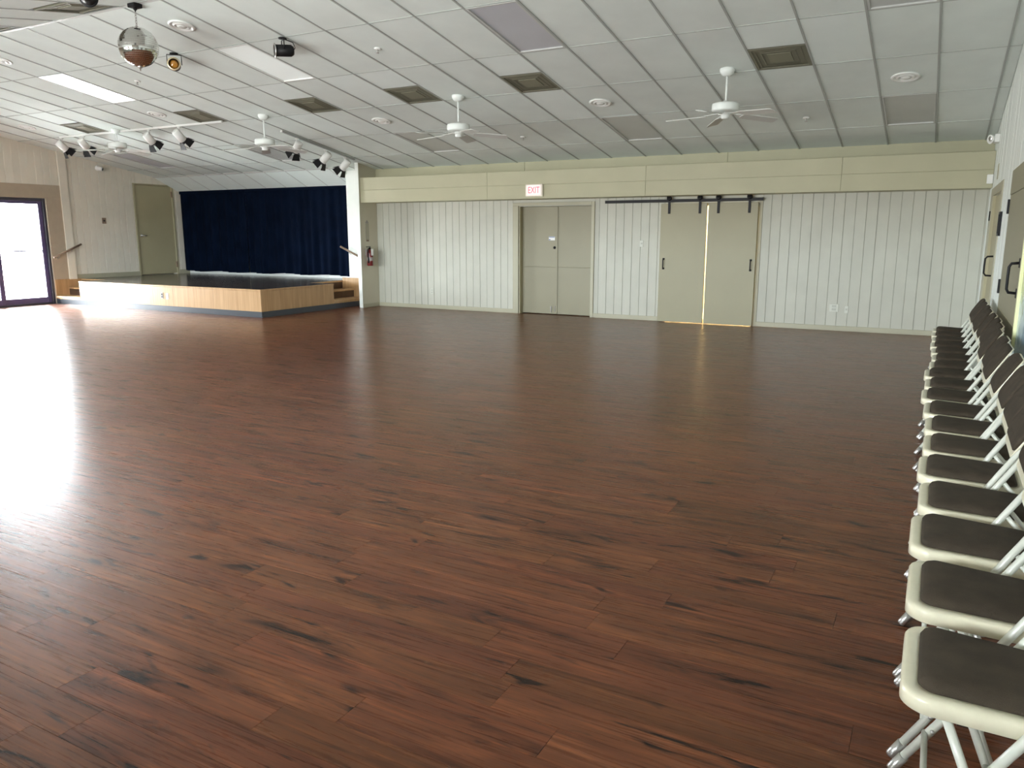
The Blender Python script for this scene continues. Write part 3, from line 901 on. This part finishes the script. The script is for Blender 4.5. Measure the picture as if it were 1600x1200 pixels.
# ================================================================== NEAR WALL (behind the camera) with daylight windows
mb = MB()
xs = [XL - .1] + [v for ab in REARWIN for v in ab[:2]] + [XR + .14]
for k in range(0, len(xs), 2): mb.box(xs[k], xs[k + 1], YF - .14, YF, 0, 2.95)
for a, b, z0_, z1_ in REARWIN: mb.box(a, b, YF - .14, YF, 0, z0_).box(a, b, YF - .14, YF, z1_, 2.95)
struct(mb.build('wall_front', 'white_paint'), 'white near wall with a row of windows')
def glazed(name, label, M, W, H, nx, frame='bronze_frame', sash='bronze_light', bar=None):
    """window in the local plane: u across 0..W, v up 0..H, depth along local y"""
    e = struct(empty(name), label); e.matrix_world = M
    f = MB()
    f.cbox(0, .05, -.05, .07, 0, H, c=.004).cbox(W - .05, W, -.05, .07, 0, H, c=.004).cbox(.05, W - .05, -.05, .07, H - .06, H, c=.004).cbox(.05, W - .05, -.05, .07, 0, .035, c=.004)
    f.build('frame', frame, e)
    pw = (W - .1) / nx
    for k in range(nx):
        a, b = .05 + k * pw - (.02 if k else 0), .05 + (k + 1) * pw + (.02 if k < nx - 1 else 0)
        yy = -.02 if k % 2 == 0 else .025
        s = MB().cbox(a, a + .08, yy - .018, yy + .018, .035, H - .06, c=.003).cbox(b - .08, b, yy - .018, yy + .018, .035, H - .06, c=.003)
        s.cbox(a + .08, b - .08, yy - .018, yy + .018, .035, .15, c=.003).cbox(a + .08, b - .08, yy - .018, yy + .018, H - .12, H - .06, c=.003)
        so = s.build('sash', sash, e)
        MB().box(a + .055, b - .055, yy - .003, yy + .003, .11, H - .115).build('pane', 'glass', so)
        if bar: MB().box(a + .06, b - .06, yy - .012, yy - .004, bar - .014, bar + .014).build('push_bar', sash, so)
    return e
for k, (a, b, z0_, z1_) in enumerate(REARWIN):
    glazed('window_%d' % (k + 4), 'near-wall window behind the viewpoint', Matrix.Translation((a, YF - .07, z0_)), b - a, z1_ - z0_, 2, 'white_metal', 'white_metal')

# ================================================================== WEST WALL
SD = (12.12, 13.12, .5, 2.60)       # stage door (y0,y1,z0,z1)
mb = MB()
WT = .14
ylist = sorted(SLIDERS)
cur = YF - .1
for a, b in ylist:
    mb.box(XL - WT, XL, cur, a, 0, 4.1); mb.box(XL - WT, XL, a, b, SLIDER_H, 4.1); cur = b
mb.box(XL - WT, XL - .012, cur, SD[0], 0, 3.4).box(XL - WT, XL - .012, SD[0], SD[1], SD[3], 3.0).box(XL - WT, XL - .012, SD[0], SD[1], 0, SD[2]).box(XL - WT, XL - .012, SD[1], 13.6, 0, 3.0)
wall_left = struct(mb.build('wall_left', 'board_paint_west'), 'west wall of beige boards with glass doors and the stage door')
def zcs(y):
    return zc(y) if y < YCR else SZ0 + (SZ1 - SZ0) * (y - YCR) / (SY1 - YCR)
yb_ = YF
while yb_ < 13.49:
    a, b = yb_, min(yb_ + BWID, 13.49)
    segs = [(a, b)]
    for cut in (6.9, 10.33, 10.51, SD[0] - .05, SD[1] + .05):
        nx = []
        for p, q in segs:
            if p < cut < q: nx += [(p, cut), (cut, q)]
            else: nx.append((p, q))
        segs = nx
    for p, q in segs:
        m_ = (p + q) / 2
        if q - p < .012 or 10.33 < m_ < 10.51: continue
        if m_ < 6.9: z0 = 0.0
        elif m_ < 10.33: z0 = 2.48
        elif SD[0] - .05 < m_ < SD[1] + .05: z0 = SD[3] + .03
        else: z0 = .5
        z1 = max(zcs(p), zcs(q)) + .04
        if z1 - z0 < .02: continue
        g = random.choice((.002, .003, .0045))
        cbx('wall_board', 'board_paint_west', wall_left, XL - .014, XL + .003 + random.uniform(-.0015, .0015), p + g, q - g, z0, z1, c=.0025)
    yb_ += BWID
cbx('pilaster', 'board_paint_west', wall_left, XL - .01, XL + .045, 10.33, 10.505, .5, zc(10.42) + .03, c=.004)
cbx('surround_header', 'tan_surround', wall_left, XL - .01, XL + .02, 6.9, 10.33, SLIDER_H, 2.48, c=.003)
cbx('surround_side', 'tan_surround', wall_left, XL - .01, XL + .018, 10.0, 10.33, .0, SLIDER_H, c=.003)
cbx('baseboard', 'tan_paint', wall_left, XL, XL + .016, 10.51, SD[0] - .05, .5, .60, c=.003)
cbx('baseboard', 'tan_paint', wall_left, XL, XL + .016, SD[1] + .05, 13.48, .5, .60, c=.003)
MW = Matrix(((0, -1, 0, XL - .06), (1, 0, 0, 0), (0, 0, 1, 0), (0, 0, 0, 1)))
for k, (a, b) in enumerate(SLIDERS):
    M = Matrix.Translation((0, a, 0)) @ MW
    glazed('window_%d' % (k + 1), ['sliding glass doors with dark bronze frames beside the stage steps', 'glass doors further along the west wall', 'glass doors at the near end of the west wall'][k], M, b - a, SLIDER_H, 2, bar=1.12)
struct(MB().box(XL - WT - .06, XL - WT, 11.9, 13.5, 0, 3.2).build('wall_stage_light_block', 'olive_paint'), 'unseen wall added behind the stage door to block outside light')  # unseen blocker added against light leaking in at the stage door
# stage door
e = struct(empty('door_4', (XL, 12.6, .5)), 'olive flush door on the stage with lever handle')
ch(MB().cbox(XL - .05, XL - .008, SD[0] + .004, SD[1] - .004, SD[2] + .022, SD[3] - .004, c=.003).build('leaf', 'olive_paint', e))
for a in (MB().cbox(XL - .02, XL + .014, SD[0] - .05, SD[0], .5, SD[3] + .03), MB().cbox(XL - .02, XL + .014, SD[1], SD[1] + .05, .5, SD[3] + .03), MB().cbox(XL - .02, XL + .014, SD[0], SD[1], SD[3], SD[3] + .03)):
    ch(a.build('casing', 'olive_paint', e))
ch(MB().lathe([(.0, 0), (.035, 0), (.03, .015), (.012, .02), (.012, .06)], 16, (XL - .008, SD[0] + .09, 1.43), (1, 0, 0)).tube([(XL + .045, SD[0] + .09, 1.43), (XL + .045, SD[0] + .20, 1.425)], .011, 8).build('lever', 'chrome', e))
for zz in (2.41, .73):
    ch(MB().cbox(XL - .01, XL + .018, SD[1] - .02, SD[1] + .012, zz - .07, zz + .07, c=.002).build('hinge', 'rail_wood', e))
# wall fittings
e = empty('security_camera', (XL + .003, 11.25, 2.90))
MB().lathe([(.0, 0), (.06, 0), (.06, .02), (.035, .03), (.03, .05)], 20, (0, 0, 0), (1, 0, 0)).build('mount', 'white_plastic', e)
MB().lathe([(.0, -.05), (.042, -.045), (.05, .03), (.04, .06), (.0, .062)], 20, (.075, .0, -.01), (.7, .5, -.25)).build('body', 'white_plastic', e)
MB().lathe([(.0, .058), (.032, .060), (.028, .072), (.0, .074)], 16, (.075, .0, -.01), (.7, .5, -.25)).build('lens', 'glass_dark', e)
tag(e, 'small white security camera high on the boards beside the stage door', 'camera')
plate('light_switch', XL + .004, 11.283, 1.76, .10, .13, 'brown double switch plate on the boards left of the stage door', m='rail_wood', cat='light switch', n=1, parent_rot=R_(90))
def handrail(name, pts, off, brackets, label):
    e = empty(name, pts[0])
    o_ = Vector(pts[0])
    MB().tube([Vector(p) - o_ for p in pts], .021, 12).build('rail', 'rail_wood', e)
    for b in brackets:
        b = Vector(b) - o_
        MB().tube([b, b + Vector((0, 0, -.05)) + Vector(off) * .4, b + Vector((0, 0, -.07)) + Vector(off)], .008, 8).build('bracket', 'chrome', e)
    tag(e, label, 'handrail', 'stage handrails')
handrail('handrail', [(XL + .10, 9.99, .975), (XL + .10, 10.63, 1.25)], (-.085, 0, 0), [(XL + .10, 10.12, 1.02), (XL + .10, 10.42, 1.15)], 'wooden handrail on the west wall over the stage steps by the glass doors')
handrail('handrail', [(-11.06, 12.80, 1.21), (-10.44, 12.80, .95)], (0, .09, 0), [(-10.85, 12.80, 1.115), (-10.58, 12.80, 1.0)], 'wooden handrail on the white wall over the stage steps by the extinguisher')

# ================================================================== STAGE
SH = .50
stage = empty('stage_platform', (-13.5, 11.5, 0))
tag(stage, 'low oak-fronted stage with dark deck and steps at both ends', 'stage')
def sp_(o): o.matrix_parent_inverse = Matrix.Translation((13.5, -11.5, 0)); return o
S1, S2 = -15.74, -10.52       # west end of front face, east side face
d = MB()
d.box(S1, -11.12, 10.012, 13.49, SH - .03, SH - .001).box(XL + .005, S1, 10.60, 13.49, SH - .03, SH - .001).box(-11.12, S2 - .012, 10.012, 11.92, SH - .03, SH - .001).box(-11.12, WX, 12.91, 13.49, SH - .03, SH - .001)
sp_(d.build('deck', 'stage_deck', stage))
n = 9
for k in range(n):
    a, b = S1 + (S2 - S1) * k / n, S1 + (S2 - S1) * (k + 1) / n
    sp_(MB().cbox(a + .0008, b - .0008, 10.0, 10.02, .105, SH - .03, c=.0012).build('front_panel', 'oak', stage))
for k in range(4):
    a, b = 10.0 + 1.92 * k / 4, 10.0 + 1.92 * (k + 1) / 4
    sp_(MB().cbox(S2 - .02, S2, a + (.0008 if k else .02), b - .0008, .105, SH - .03, c=.0012).build('side_panel', 'oak', stage))
sp_(MB().cbox(S1, S2 + .012, 9.988, 10.03, SH - .03, SH, c=.005).build('nosing', 'oak', stage))
sp_(MB().cbox(S2 - .03, S2 + .012, 10.03, 11.92, SH - .03, SH, c=.005).build('nosing', 'oak', stage))
sp_(MB().cbox(XL + .02, S2, 10.004, 10.02, 0, .105, c=.002).build('toe_kick', 'kick_vinyl', stage))
sp_(MB().cbox(S2 - .02, S2 - .004, 10.02, 12.9, 0, .105, c=.002).build('toe_kick', 'kick_vinyl', stage))
# west steps (rise towards the far wall)
x0, x1 = XL + .02, S1
r1, r2 = SH / 3, 2 * SH / 3
sp_(MB().cbox(x0, x1, 10.0, 10.02, .105, r1 - .03, c=.001).build('riser', 'oak', stage))
sp_(MB().cbox(x0, x1, 9.99, 10.32, r1 - .03, r1, c=.005).build('tread', 'oak', stage))
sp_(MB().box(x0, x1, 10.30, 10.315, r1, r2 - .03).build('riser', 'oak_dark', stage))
sp_(MB().cbox(x0, x1, 10.285, 10.62, r2 - .03, r2, c=.005).build('tread', 'oak', stage))
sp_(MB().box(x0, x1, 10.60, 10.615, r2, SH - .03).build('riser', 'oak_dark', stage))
sp_(MB().cbox(x0, x1, 10.585, 10.64, SH - .03, SH, c=.005).build('nosing', 'oak', stage))
sp_(MB().box(S1, S1 + .015, 10.02, 10.60, r1 - .03, SH - .03).build('side_panel', 'oak', stage))
sp_(MB().cbox(XL + .018, XL + .034, 10.005, 10.60, r1, SH + .01, c=.002).build('wainscot', 'oak', stage))
# east steps (rise towards the stage)
y0, y1 = 11.925, 12.885
sp_(MB().cbox(S2 - .02, S2, y0, y1, .105, r1 - .03, c=.001).build('riser', 'oak', stage))
sp_(MB().cbox(S2 - .32, S2 + .01, y0, y1, r1 - .03, r1, c=.005).build('tread', 'oak', stage))
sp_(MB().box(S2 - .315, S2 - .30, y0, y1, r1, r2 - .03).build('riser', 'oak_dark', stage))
sp_(MB().cbox(S2 - .62, S2 - .285, y0, y1, r2 - .03, r2, c=.005).build('tread', 'oak', stage))
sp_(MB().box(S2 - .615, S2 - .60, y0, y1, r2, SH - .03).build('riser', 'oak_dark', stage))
sp_(MB().cbox(S2 - .64, S2 - .585, y0, y1, SH - .03, SH, c=.005).build('nosing', 'oak', stage))
sp_(MB().box(-11.12, S2 - .02, 11.905, 11.92, .0, SH - .03).build('side_panel', 'oak', stage))
sp_(MB().cbox(-11.12, -10.23, 12.885, 12.90, .0, SH + .06, c=.002).build('wainscot', 'oak', stage))
plate('stage_outlet', -13.15, 9.998, .30, .07, .115, 'dark outlet plate on the oak stage front', m='outlet_grey', n=2)
plate('stage_outlet', -13.0, 9.998, .292, .07, .115, 'white outlet plate on the oak stage front', n=2)

# curtains
def curtain(xa, xb, label, ph, slit=0.0):
    nx, nz = int((xb - xa) / .018), 14
    mbx = MB(); vs = []
    zt, zb = 2.475, .565
    rr = random.Random(ph)
    fr = [(rr.uniform(24, 32), rr.uniform(0, 6)), (rr.uniform(11, 15), rr.uniform(0, 6)), (rr.uniform(3, 5), rr.uniform(0, 6))]
    for t_ in (0, 1):
        for iz in range(nz + 1):
            v = iz / nz
            for ix in range(nx + 1):
                u = ix / nx
                x = xa + (xb - xa) * u
                amp = .018 + .034 * v ** .8
                w_ = math.sin(fr[0][0] * x + fr[0][1] + .8 * math.sin(fr[2][0] * x)) + .55 * math.sin(fr[1][0] * x + fr[1][1]) + .35 * math.sin(fr[2][0] * x + fr[2][1])
                pin = 1.0
                yv = 13.335 + amp * w_ * pin * .75 + (.004 if t_ else 0)
                xx = x
                if slit and u > .97: xx -= slit * v ** 3 * (u - .97) / .03
                vs.append((xx, yv, zt + (zb - zt) * v + (.012 * math.sin(5 * x + ph) * v)))
    fs = []
    M_ = (nx + 1) * (nz + 1)
    for iz in range(nz):
        for ix in range(nx):
            a = iz * (nx + 1) + ix
            fs.append((a, a + nx + 1, a + nx + 2, a + 1))
            fs.append((M_ + a, M_ + a + 1, M_ + a + nx + 2, M_ + a + nx + 1))
    mbx.add(vs, fs, True)
    e = empty('stage_curtain', ((xa + xb) / 2, 13.335, .565))
    inv = Matrix.Translation(-Vector(e.location))
    o = mbx.build('drape', 'curtain', e); o.matrix_parent_inverse = inv
    h_ = MB().cbox(xa, xb, 13.30, 13.33, 2.42, 2.49, c=.006).build('heading', 'curtain', e); h_.matrix_parent_inverse = inv
    tag(e, label, 'curtain', 'navy stage curtains')
curtain(-16.55, -14.33, 'navy pleated stage curtain beside the olive stage door', 3, slit=.03)
curtain(-14.325, -10.85, 'wider navy pleated stage curtain beside the white wall', 11)

# ================================================================== CEILING FANS
def make_fan(up=0.0):
    e = empty('ceiling_fan')
    zt = 0.0
    MB().lathe([(.085, .03), (.085, -.01), (.075, -.035), (.05, -.06), (.03, -.068)], 28).build('canopy', 'fan_white', e)
    MB().lathe([(.0125, -.05), (.0125, -.36 + up)], 14).build('downrod', 'fan_white', e)
    MB().lathe([(.03, -.335), (.035, -.352), (.12, -.358), (.152, -.368), (.157, -.385), (.157, -.435), (.150, -.452), (.12, -.458), (.10, -.470)], 40).build('motor', 'fan_white', e)
    MB().lathe([(.085, -.455), (.085, -.485), (.05, -.492), (.048, -.52), (.042, -.535), (.0, -.538)], 28).build('switch_cap', 'fan_white', e)
    for k in range(5):
        M = Matrix.Rotation(R_(72 * k), 4, 'Z')
        br = MB()
        br.loft([[(.08, -.018, -.478), (.08, .018, -.478), (.08, .018, -.470), (.08, -.018, -.470)],
                 [(.14, -.014, -.486), (.14, .014, -.486), (.14, .014, -.478), (.14, -.014, -.478)],
                 [(.19, -.035, -.485), (.19, .035, -.497), (.19, .035, -.491), (.19, -.035, -.479)],
                 [(.24, -.038, -.487), (.24, .038, -.499), (.24, .038, -.493), (.24, -.038, -.481)]], True, True, False)
        br.xf(M); br.build('blade_iron', 'fan_white', e)
        bl = MB()
        out = rrect(.125, .47, .028, 4, w2=.14)
        pit = R_(-12)
        def pf(dz):
            return lambda u, v: M @ Vector((.445 + u, v * math.cos(pit), -.500 + v * math.sin(pit) - .03 * (u + .235) / .47 + dz))
        bl.prism(out, pf(0), pf(.008))
        bl.build('blade', 'fan_blade', e)
    for ch_ in e.children:
        if ch_.name.split('.')[0] not in ('canopy', 'downrod'): ch_.location.z += up
    return e
fan = make_fan()
fans = [(-2.333, 45, 'white ceiling fan nearest the chair row, above the sliding doors'),
        (-5.998, 34, 'white ceiling fan in front of the exit sign and double door'),
        (-9.668, 62, 'white ceiling fan beside the three-spot track'),
        (-13.343, 20, 'white ceiling fan among the spotlights of the four-spot track')]
for k, (x, a, lab) in enumerate(fans):
    o = fan if k == 0 else (make_fan(.14) if k == 3 else copy_tree(fan))
    o.location = (x, 9.48, zc(9.48)); o.rotation_euler = (0, 0, R_(a))
    tag(o, lab, 'ceiling fan', 'white ceiling fans')

# ================================================================== TRACK LIGHTS
def make_head():
    """stem hangs from z=0; the lamp tilts 40 degrees down towards local +y"""
    e = empty('track_spotlight')
    MB().lathe([(.03, .0), (.03, -.018), (.012, -.022), (.009, -.10), (.016, -.125), (.0, -.128)], 14).build('stem', 'white_metal', e)
    T_ = Matrix.Translation((0, .0, -.155)) @ Matrix.Rotation(R_(-42), 4, 'X')
    cn = MB().lathe([(.0, -.12), (.05, -.12), (.066, -.105), (.068, .09), (.062, .092), (.055, .03), (.0, .02)], 24, (0, 0, 0), (0, 1, 0)).xf(T_)
    can = cn.build('lamp_can', 'white_metal', e)
    MB().lathe([(.064, .085), (.074, .088), (.074, .102), (.064, .105)], 24, (0, 0, 0), (0, 1, 0), cap=False).xf(T_).build('collar', 'black_metal', e)
    for k in range(4):
        M = T_ @ Matrix.Rotation(R_(90 * k), 4, 'Y')
        f = MB().loft([[(-.055, .10, .070), (.055, .10, .070), (.055, .10, .073), (-.055, .10, .073)],
                       [(-.078, .195, .122), (.078, .195, .122), (.078, .195, .125), (-.078, .195, .125)]], True, True, False)
        f.xf(M); f.build('barn_flap', 'black_metal', e)
    return e
head = make_head()
heads = [((-15.06, 9.53), -10, 'track spotlight at the glass-door end of the four-spot track'),
         ((-14.39, 9.53), 15, 'track spotlight second from the glass doors, beside the west fan'),
         ((-12.51, 9.53), 5, 'track spotlight just past the west fan on the four-spot track'),
         ((-11.72, 9.53), -5, 'track spotlight next to the olive vent end of the four-spot track'),
         ((-10.01, 10.56), 75, 'track spotlight beside the stage fan, first of the three-spot track'),
         ((-10.01, 11.27), 100, 'middle track spotlight of the three-spot track by the stage'),
         ((-10.01, 11.80), 95, 'track spotlight next to the white wall on the three-spot track')]
for k, ((x, y), a, lab) in enumerate(heads):
    o = head if k == 0 else copy_tree(head)
    o.location = (x, y, zc(y) - .033); o.rotation_euler = (0, 0, R_(a))
    tag(o, lab, 'spotlight', 'track spotlights')
e = empty('light_track', (-12.87, 9.53, zc(9.53)))
cbx('rail', 'white_metal', e, -2.25, 2.21, -.018, .018, -.03, .004, c=.003)
tag(e, 'long white lighting track carrying four spotlights', 'light track')
e = empty('light_track', (-10.01, 11.155, zc(11.155)), (-TH, 0, 0))
cbx('rail', 'tee_grey', e, -.018, .018, -.945, .945, -.03, .002, c=.003)
cbx('end_cap', 'white_metal', e, -.02, .02, -.965, -.945, -.032, .002, c=.002)
tag(e, 'grey lighting track carrying three spotlights beside the stage', 'light track')

# ================================================================== MIRROR BALL AND PIN SPOTS
mx, my = -7.872, 5.955
e = empty('mirror_ball', (mx, my, 3.475))
bl = MB()
NR, RB = 30, .205
vs, fs = [], []
for r in range(NR):
    p0, p1 = math.pi * r / NR + .004, math.pi * (r + 1) / NR - .004
    cnt = max(6, int(2 * NR * math.sin((p0 + p1) / 2)))
    for k in range(cnt):
        a0, a1 = 2 * math.pi * k / cnt, 2 * math.pi * (k + 1) / cnt
        pa = .02
        jit = random.uniform(-.012, .012), random.uniform(-.012, .012)
        c4 = []
        for (p, a) in ((p0, a0), (p1, a0), (p1, a1), (p0, a1)):
            am = (a0 + a1) / 2; a_ = am + (a - am) * (1 - pa)
            rr = RB + (p - (p0 + p1) / 2) * jit[0] * RB + (a_ - am) * jit[1] * RB
            c4.append((rr * math.sin(p) * math.cos(a_), rr * math.sin(p) * math.sin(a_), rr * math.cos(p)))
        o_ = len(vs); vs += c4; fs.append((o_, o_ + 1, o_ + 2, o_ + 3))
bl.add(vs, fs)
t = bl.build('mirror_tiles', 'mirror', e); t['kind'] = 'stuff'
MB().lathe([(max(.0005, (RB - .004) * math.sin(math.pi * k / 24)), -(RB - .004) * math.cos(math.pi * k / 24)) for k in range(25)], 32).build('core', 'outlet_grey', e)
MB().lathe([(.03, -.197), (.025, -.215), (.008, -.222), (.006, -.245), (.0, -.247)], 14).build('finial', 'chrome', e)
ctop = ZRIDGE - .12 - 3.475
MB().lathe([(.022, .198), (.018, .212), (.006, .216)], 12).build('cap', 'chrome', e)
z = .215; k = 0
while z < ctop:
    ring = [Vector((.009 * math.cos(2 * math.pi * i / 10), 0, .018 * math.sin(2 * math.pi * i / 10))) for i in range(10)]
    M = Matrix.Translation((0, 0, z + .013)) @ Matrix.Rotation(R_(90 * (k % 2)), 4, 'Z')
    MB().tube([M @ p for p in ring], .003, 6, closed=True).build('chain_link', 'outlet_grey', e)
    z += .027; k += 1
tag(e, 'mirror ball hanging on a chain from the ceiling ridge', 'mirror ball')
e = empty('ball_motor', (mx, my, ZRIDGE - .005))
MB().cbox(-.055, .055, -.055, .055, -.045, 0, c=.006).build('housing', 'black_metal', e)
MB().lathe([(.02, -.045), (.018, -.065), (.008, -.07), (.006, -.085)], 12).build('spindle', 'black_metal', e)
tag(e, 'black motor box above the mirror ball', 'motor')

def pinspot(name, base, aim, label, lens, ring, size=1.0):
    e = empty(name, base)
    aim = Vector(aim) - (Vector(base) + Vector((0, 0, -.14 * size))); aim.normalize()
    side = aim.cross(Vector((0, 0, 1))).normalized()
    c = Vector((0, 0, -.14 * size))
    MB().lathe([(.0, 0), (.05, 0), (.05, -.012), (.0, -.014)], 20).build('ceiling_plate', 'black_metal', e)
    s = .085 * size
    yk = [c - side * s, c - side * s + Vector((0, 0, .12 * size)), c + side * s + Vector((0, 0, .12 * size)), c + side * s]
    MB().tube(yk, .006, 6).build('yoke', 'black_metal', e)
    r = .066 * size
    MB().lathe([(.0, -.12 * size), (r * .7, -.12 * size), (r, -.09 * size), (r, .09 * size), (r * .94, .09 * size), (r * .9, .05 * size), (.0, .04 * size)], 26, c, aim).build('barrel', 'black_metal', e)
    MB().lathe([(r * .98, .085 * size), (r * 1.2, .088 * size), (r * 1.2, .10 * size), (r * .95, .102 * size)], 26, c, aim, cap=False).build('rim', ring, e)
    MB().lathe([(.0, .075 * size), (r * .5, .072 * size), (r * .96, .055 * size)], 26, c, aim).build('lens', lens, e)
    tag(e, label, 'spotlight', 'pin spotlights')
    return e
ball = (mx, my, 3.475)
pinspot('pin_spotlight', (-8.76, 7.13, zc(7.13)), (-4.5, 3.0, 3.3), 'amber-lensed pin spotlight beside the mirror ball', 'amber_lens', 'gold_ring')
ps = pinspot('pin_spotlight', (-6.945, 7.18, zc(7.18)), ball, 'black pin spotlight beside the glowing light panel', 'glass_dark', 'chrome')
MB().tube([(.0, .03, -.01), (.10, .06, -.05), (.12, .07, -.11), (.07, .07, -.16)], .005, 6).build('cord', 'black_metal', ps)
yn = 4.72
pinspot('pin_spotlight', (-6.88, yn, zc(yn)), (-9.5, 7.3, 3.4), 'black pin spotlight beyond the ridge at the picture edge', 'glass_dark', 'black_metal', 1.0)

# ================================================================== FOLDING CHAIRS
def make_chair():
    """faces -x; origin on the floor under the seat front edge, y centred"""
    e = empty('folding_chair')
    # seat pan (slightly raked)
    rake = lambda x: .468 - .014 * (x / .40)
    def lp(inset, dz, dd=.405, ww=.380, w2=.355, r=.065):
        return [(.205 + u, v, rake(.205 + u) + dz) for u, v in rrect(ww - 2 * inset, dd - 2 * inset, max(.012, r - inset), 8, w2=w2 - 2 * inset)]
    MB().loft([lp(.006, -.042), lp(.0, -.038), lp(.0, -.010), lp(.004, -.003), lp(.011, .0), lp(.04, .0), lp(.044, -.006)], True, True, True).build('seat_pan', 'chair_enamel', e)
    def pdl(inset, dz): return lp(.036 + inset, dz, r=.075)
    MB().loft([pdl(0, -.006), pdl(-.001, .006), pdl(.006, .018), pdl(.022, .026), pdl(.06, .030), pdl(.12, .031)], True, True, True).build('seat_pad', 'chair_pad', e)
    HW = .203
    T0, T1 = Vector((.026, 0, .050)), Vector((.442, 0, .765))
    d = (T1 - T0).normalized()
    for s in (-1, 1):
        a = T0 + Vector((0, s * HW, 0)); b = T1 + Vector((0, s * (HW - .02), 0))
        lg = MB().tube([a, a + (b - a) * .5, b], .0115, 12).build('front_leg', 'chair_tube', e)
        MB().tube([a - d * .045, a - d * .04, a + d * .012], [.0125, .014, .014], 12).build('foot_cap', 'chrome', lg)
        q = a + (b - a) * .16
        MB().lathe([(.0, -.015), (.006, -.015), (.006, .015), (.0, .015)], 8, q, (0, 1, 0)).build('rivet', 'chrome', lg)
        # rear leg
        ra, rb = Vector((.10, s * (HW - .028), .425)), Vector((.25, s * (HW - .028), .04))
        rl = MB().tube([ra, rb], .0105, 12).build('rear_leg', 'chair_tube', e)
        dd = (rb - ra).normalized()
        MB().tube([rb - dd * .01, rb + dd * .04], .013, 12).build('foot_cap', 'chrome', rl)
        # brace link from seat to upright
        MB().tube([(.36, s * (HW - .014), .43), (.300, s * (HW - .014), .50)], .008, 8).build('brace', 'chair_tube', e)
    # top arch
    arch = []
    hw = HW - .02
    for k in range(13):
        a = math.pi * k / 12
        yy = -hw * (1 if k == 0 else abs(math.cos(a)) ** .45 * (1 if math.cos(a) > 0 else -1))
        t_ = math.sin(a) ** .6 * .026
        arch.append(T1 + d * t_ + Vector((0, yy, 0)))
    MB().tube(arch, .0115, 10).build('top_rail', 'chair_tube', e)
    # backrest: plate and pad follow the upright
    up = d; nrm = Vector((-d.z, 0, d.x))     # towards the sitter
    def back_loop(w_, h_, r, cy, off, bow=.018):
        L_ = []
        for u, v in rrect(w_, h_, r, 6):
            c = T1 + up * (cy + u) + Vector((0, v, 0)) + nrm * (off - bow + bow * (2 * v / .4) ** 2)
            L_.append(c)
        return L_
    MB().loft([back_loop(.395, .262, .07, -.085, .008), back_loop(.395, .262, .07, -.085, .013), back_loop(.392, .254, .07, -.085, .017)], True, True, True).build('back_plate', 'chair_enamel', e)
    MB().loft([back_loop(.388, .226, .075, -.072, .014), back_loop(.392, .230, .075, -.072, .024), back_loop(.375, .212, .07, -.072, .035), back_loop(.31, .145, .06, -.072, .040)], True, True, True).build('back_pad', 'chair_pad', e)
    MB().tube([(.075, -HW, .15), (.075, HW, .15)], .008, 8).build('stretcher', 'chair_tube', e)
    MB().tube([(.219, -(HW - .028), .12), (.219, HW - .028, .12)], .008, 8).build('stretcher', 'chair_tube', e)
    return e
chair = make_chair()
FAR = [2.19, 2.66, 3.12, 3.56, 4.00, 4.44, 4.88, 5.32, 5.77, 6.21, 6.65, 7.08, 7.51, 7.94, 8.37, 8.80, 9.23, 9.66]
JX = [.0, -.005, -.012, .004, -.008, .004, .004, -.010, -.03, -.018, -.028, .0, .012, .005, -.006, .002, -.004, .0]
ORD = ['first', 'second', 'third', 'fourth', 'fifth', 'sixth', 'seventh', 'eighth', 'ninth', 'tenth', 'eleventh', 'twelfth', 'thirteenth', 'fourteenth', 'fifteenth', 'sixteenth', 'seventeenth', 'eighteenth']
for k, (yf, jx) in enumerate(zip(FAR, JX)):
    o = chair if k == 0 else copy_tree(chair)
    o.location = (jx + .008, yf - .194, 0)
    o.rotation_euler = (0, 0, R_(0 if k == 0 else random.uniform(-.35, .35)))
    if k == 0: lab = 'beige folding chair with brown pad, largest, at the camera end of the row'
    elif k == 17: lab = 'beige folding chair with brown pad, last of the row by the far tan door'
    else: lab = 'beige folding chair with brown pad, %s from the camera end of the row' % ORD[k]
    tag(o, lab, 'chair', 'folding chairs along the wall')
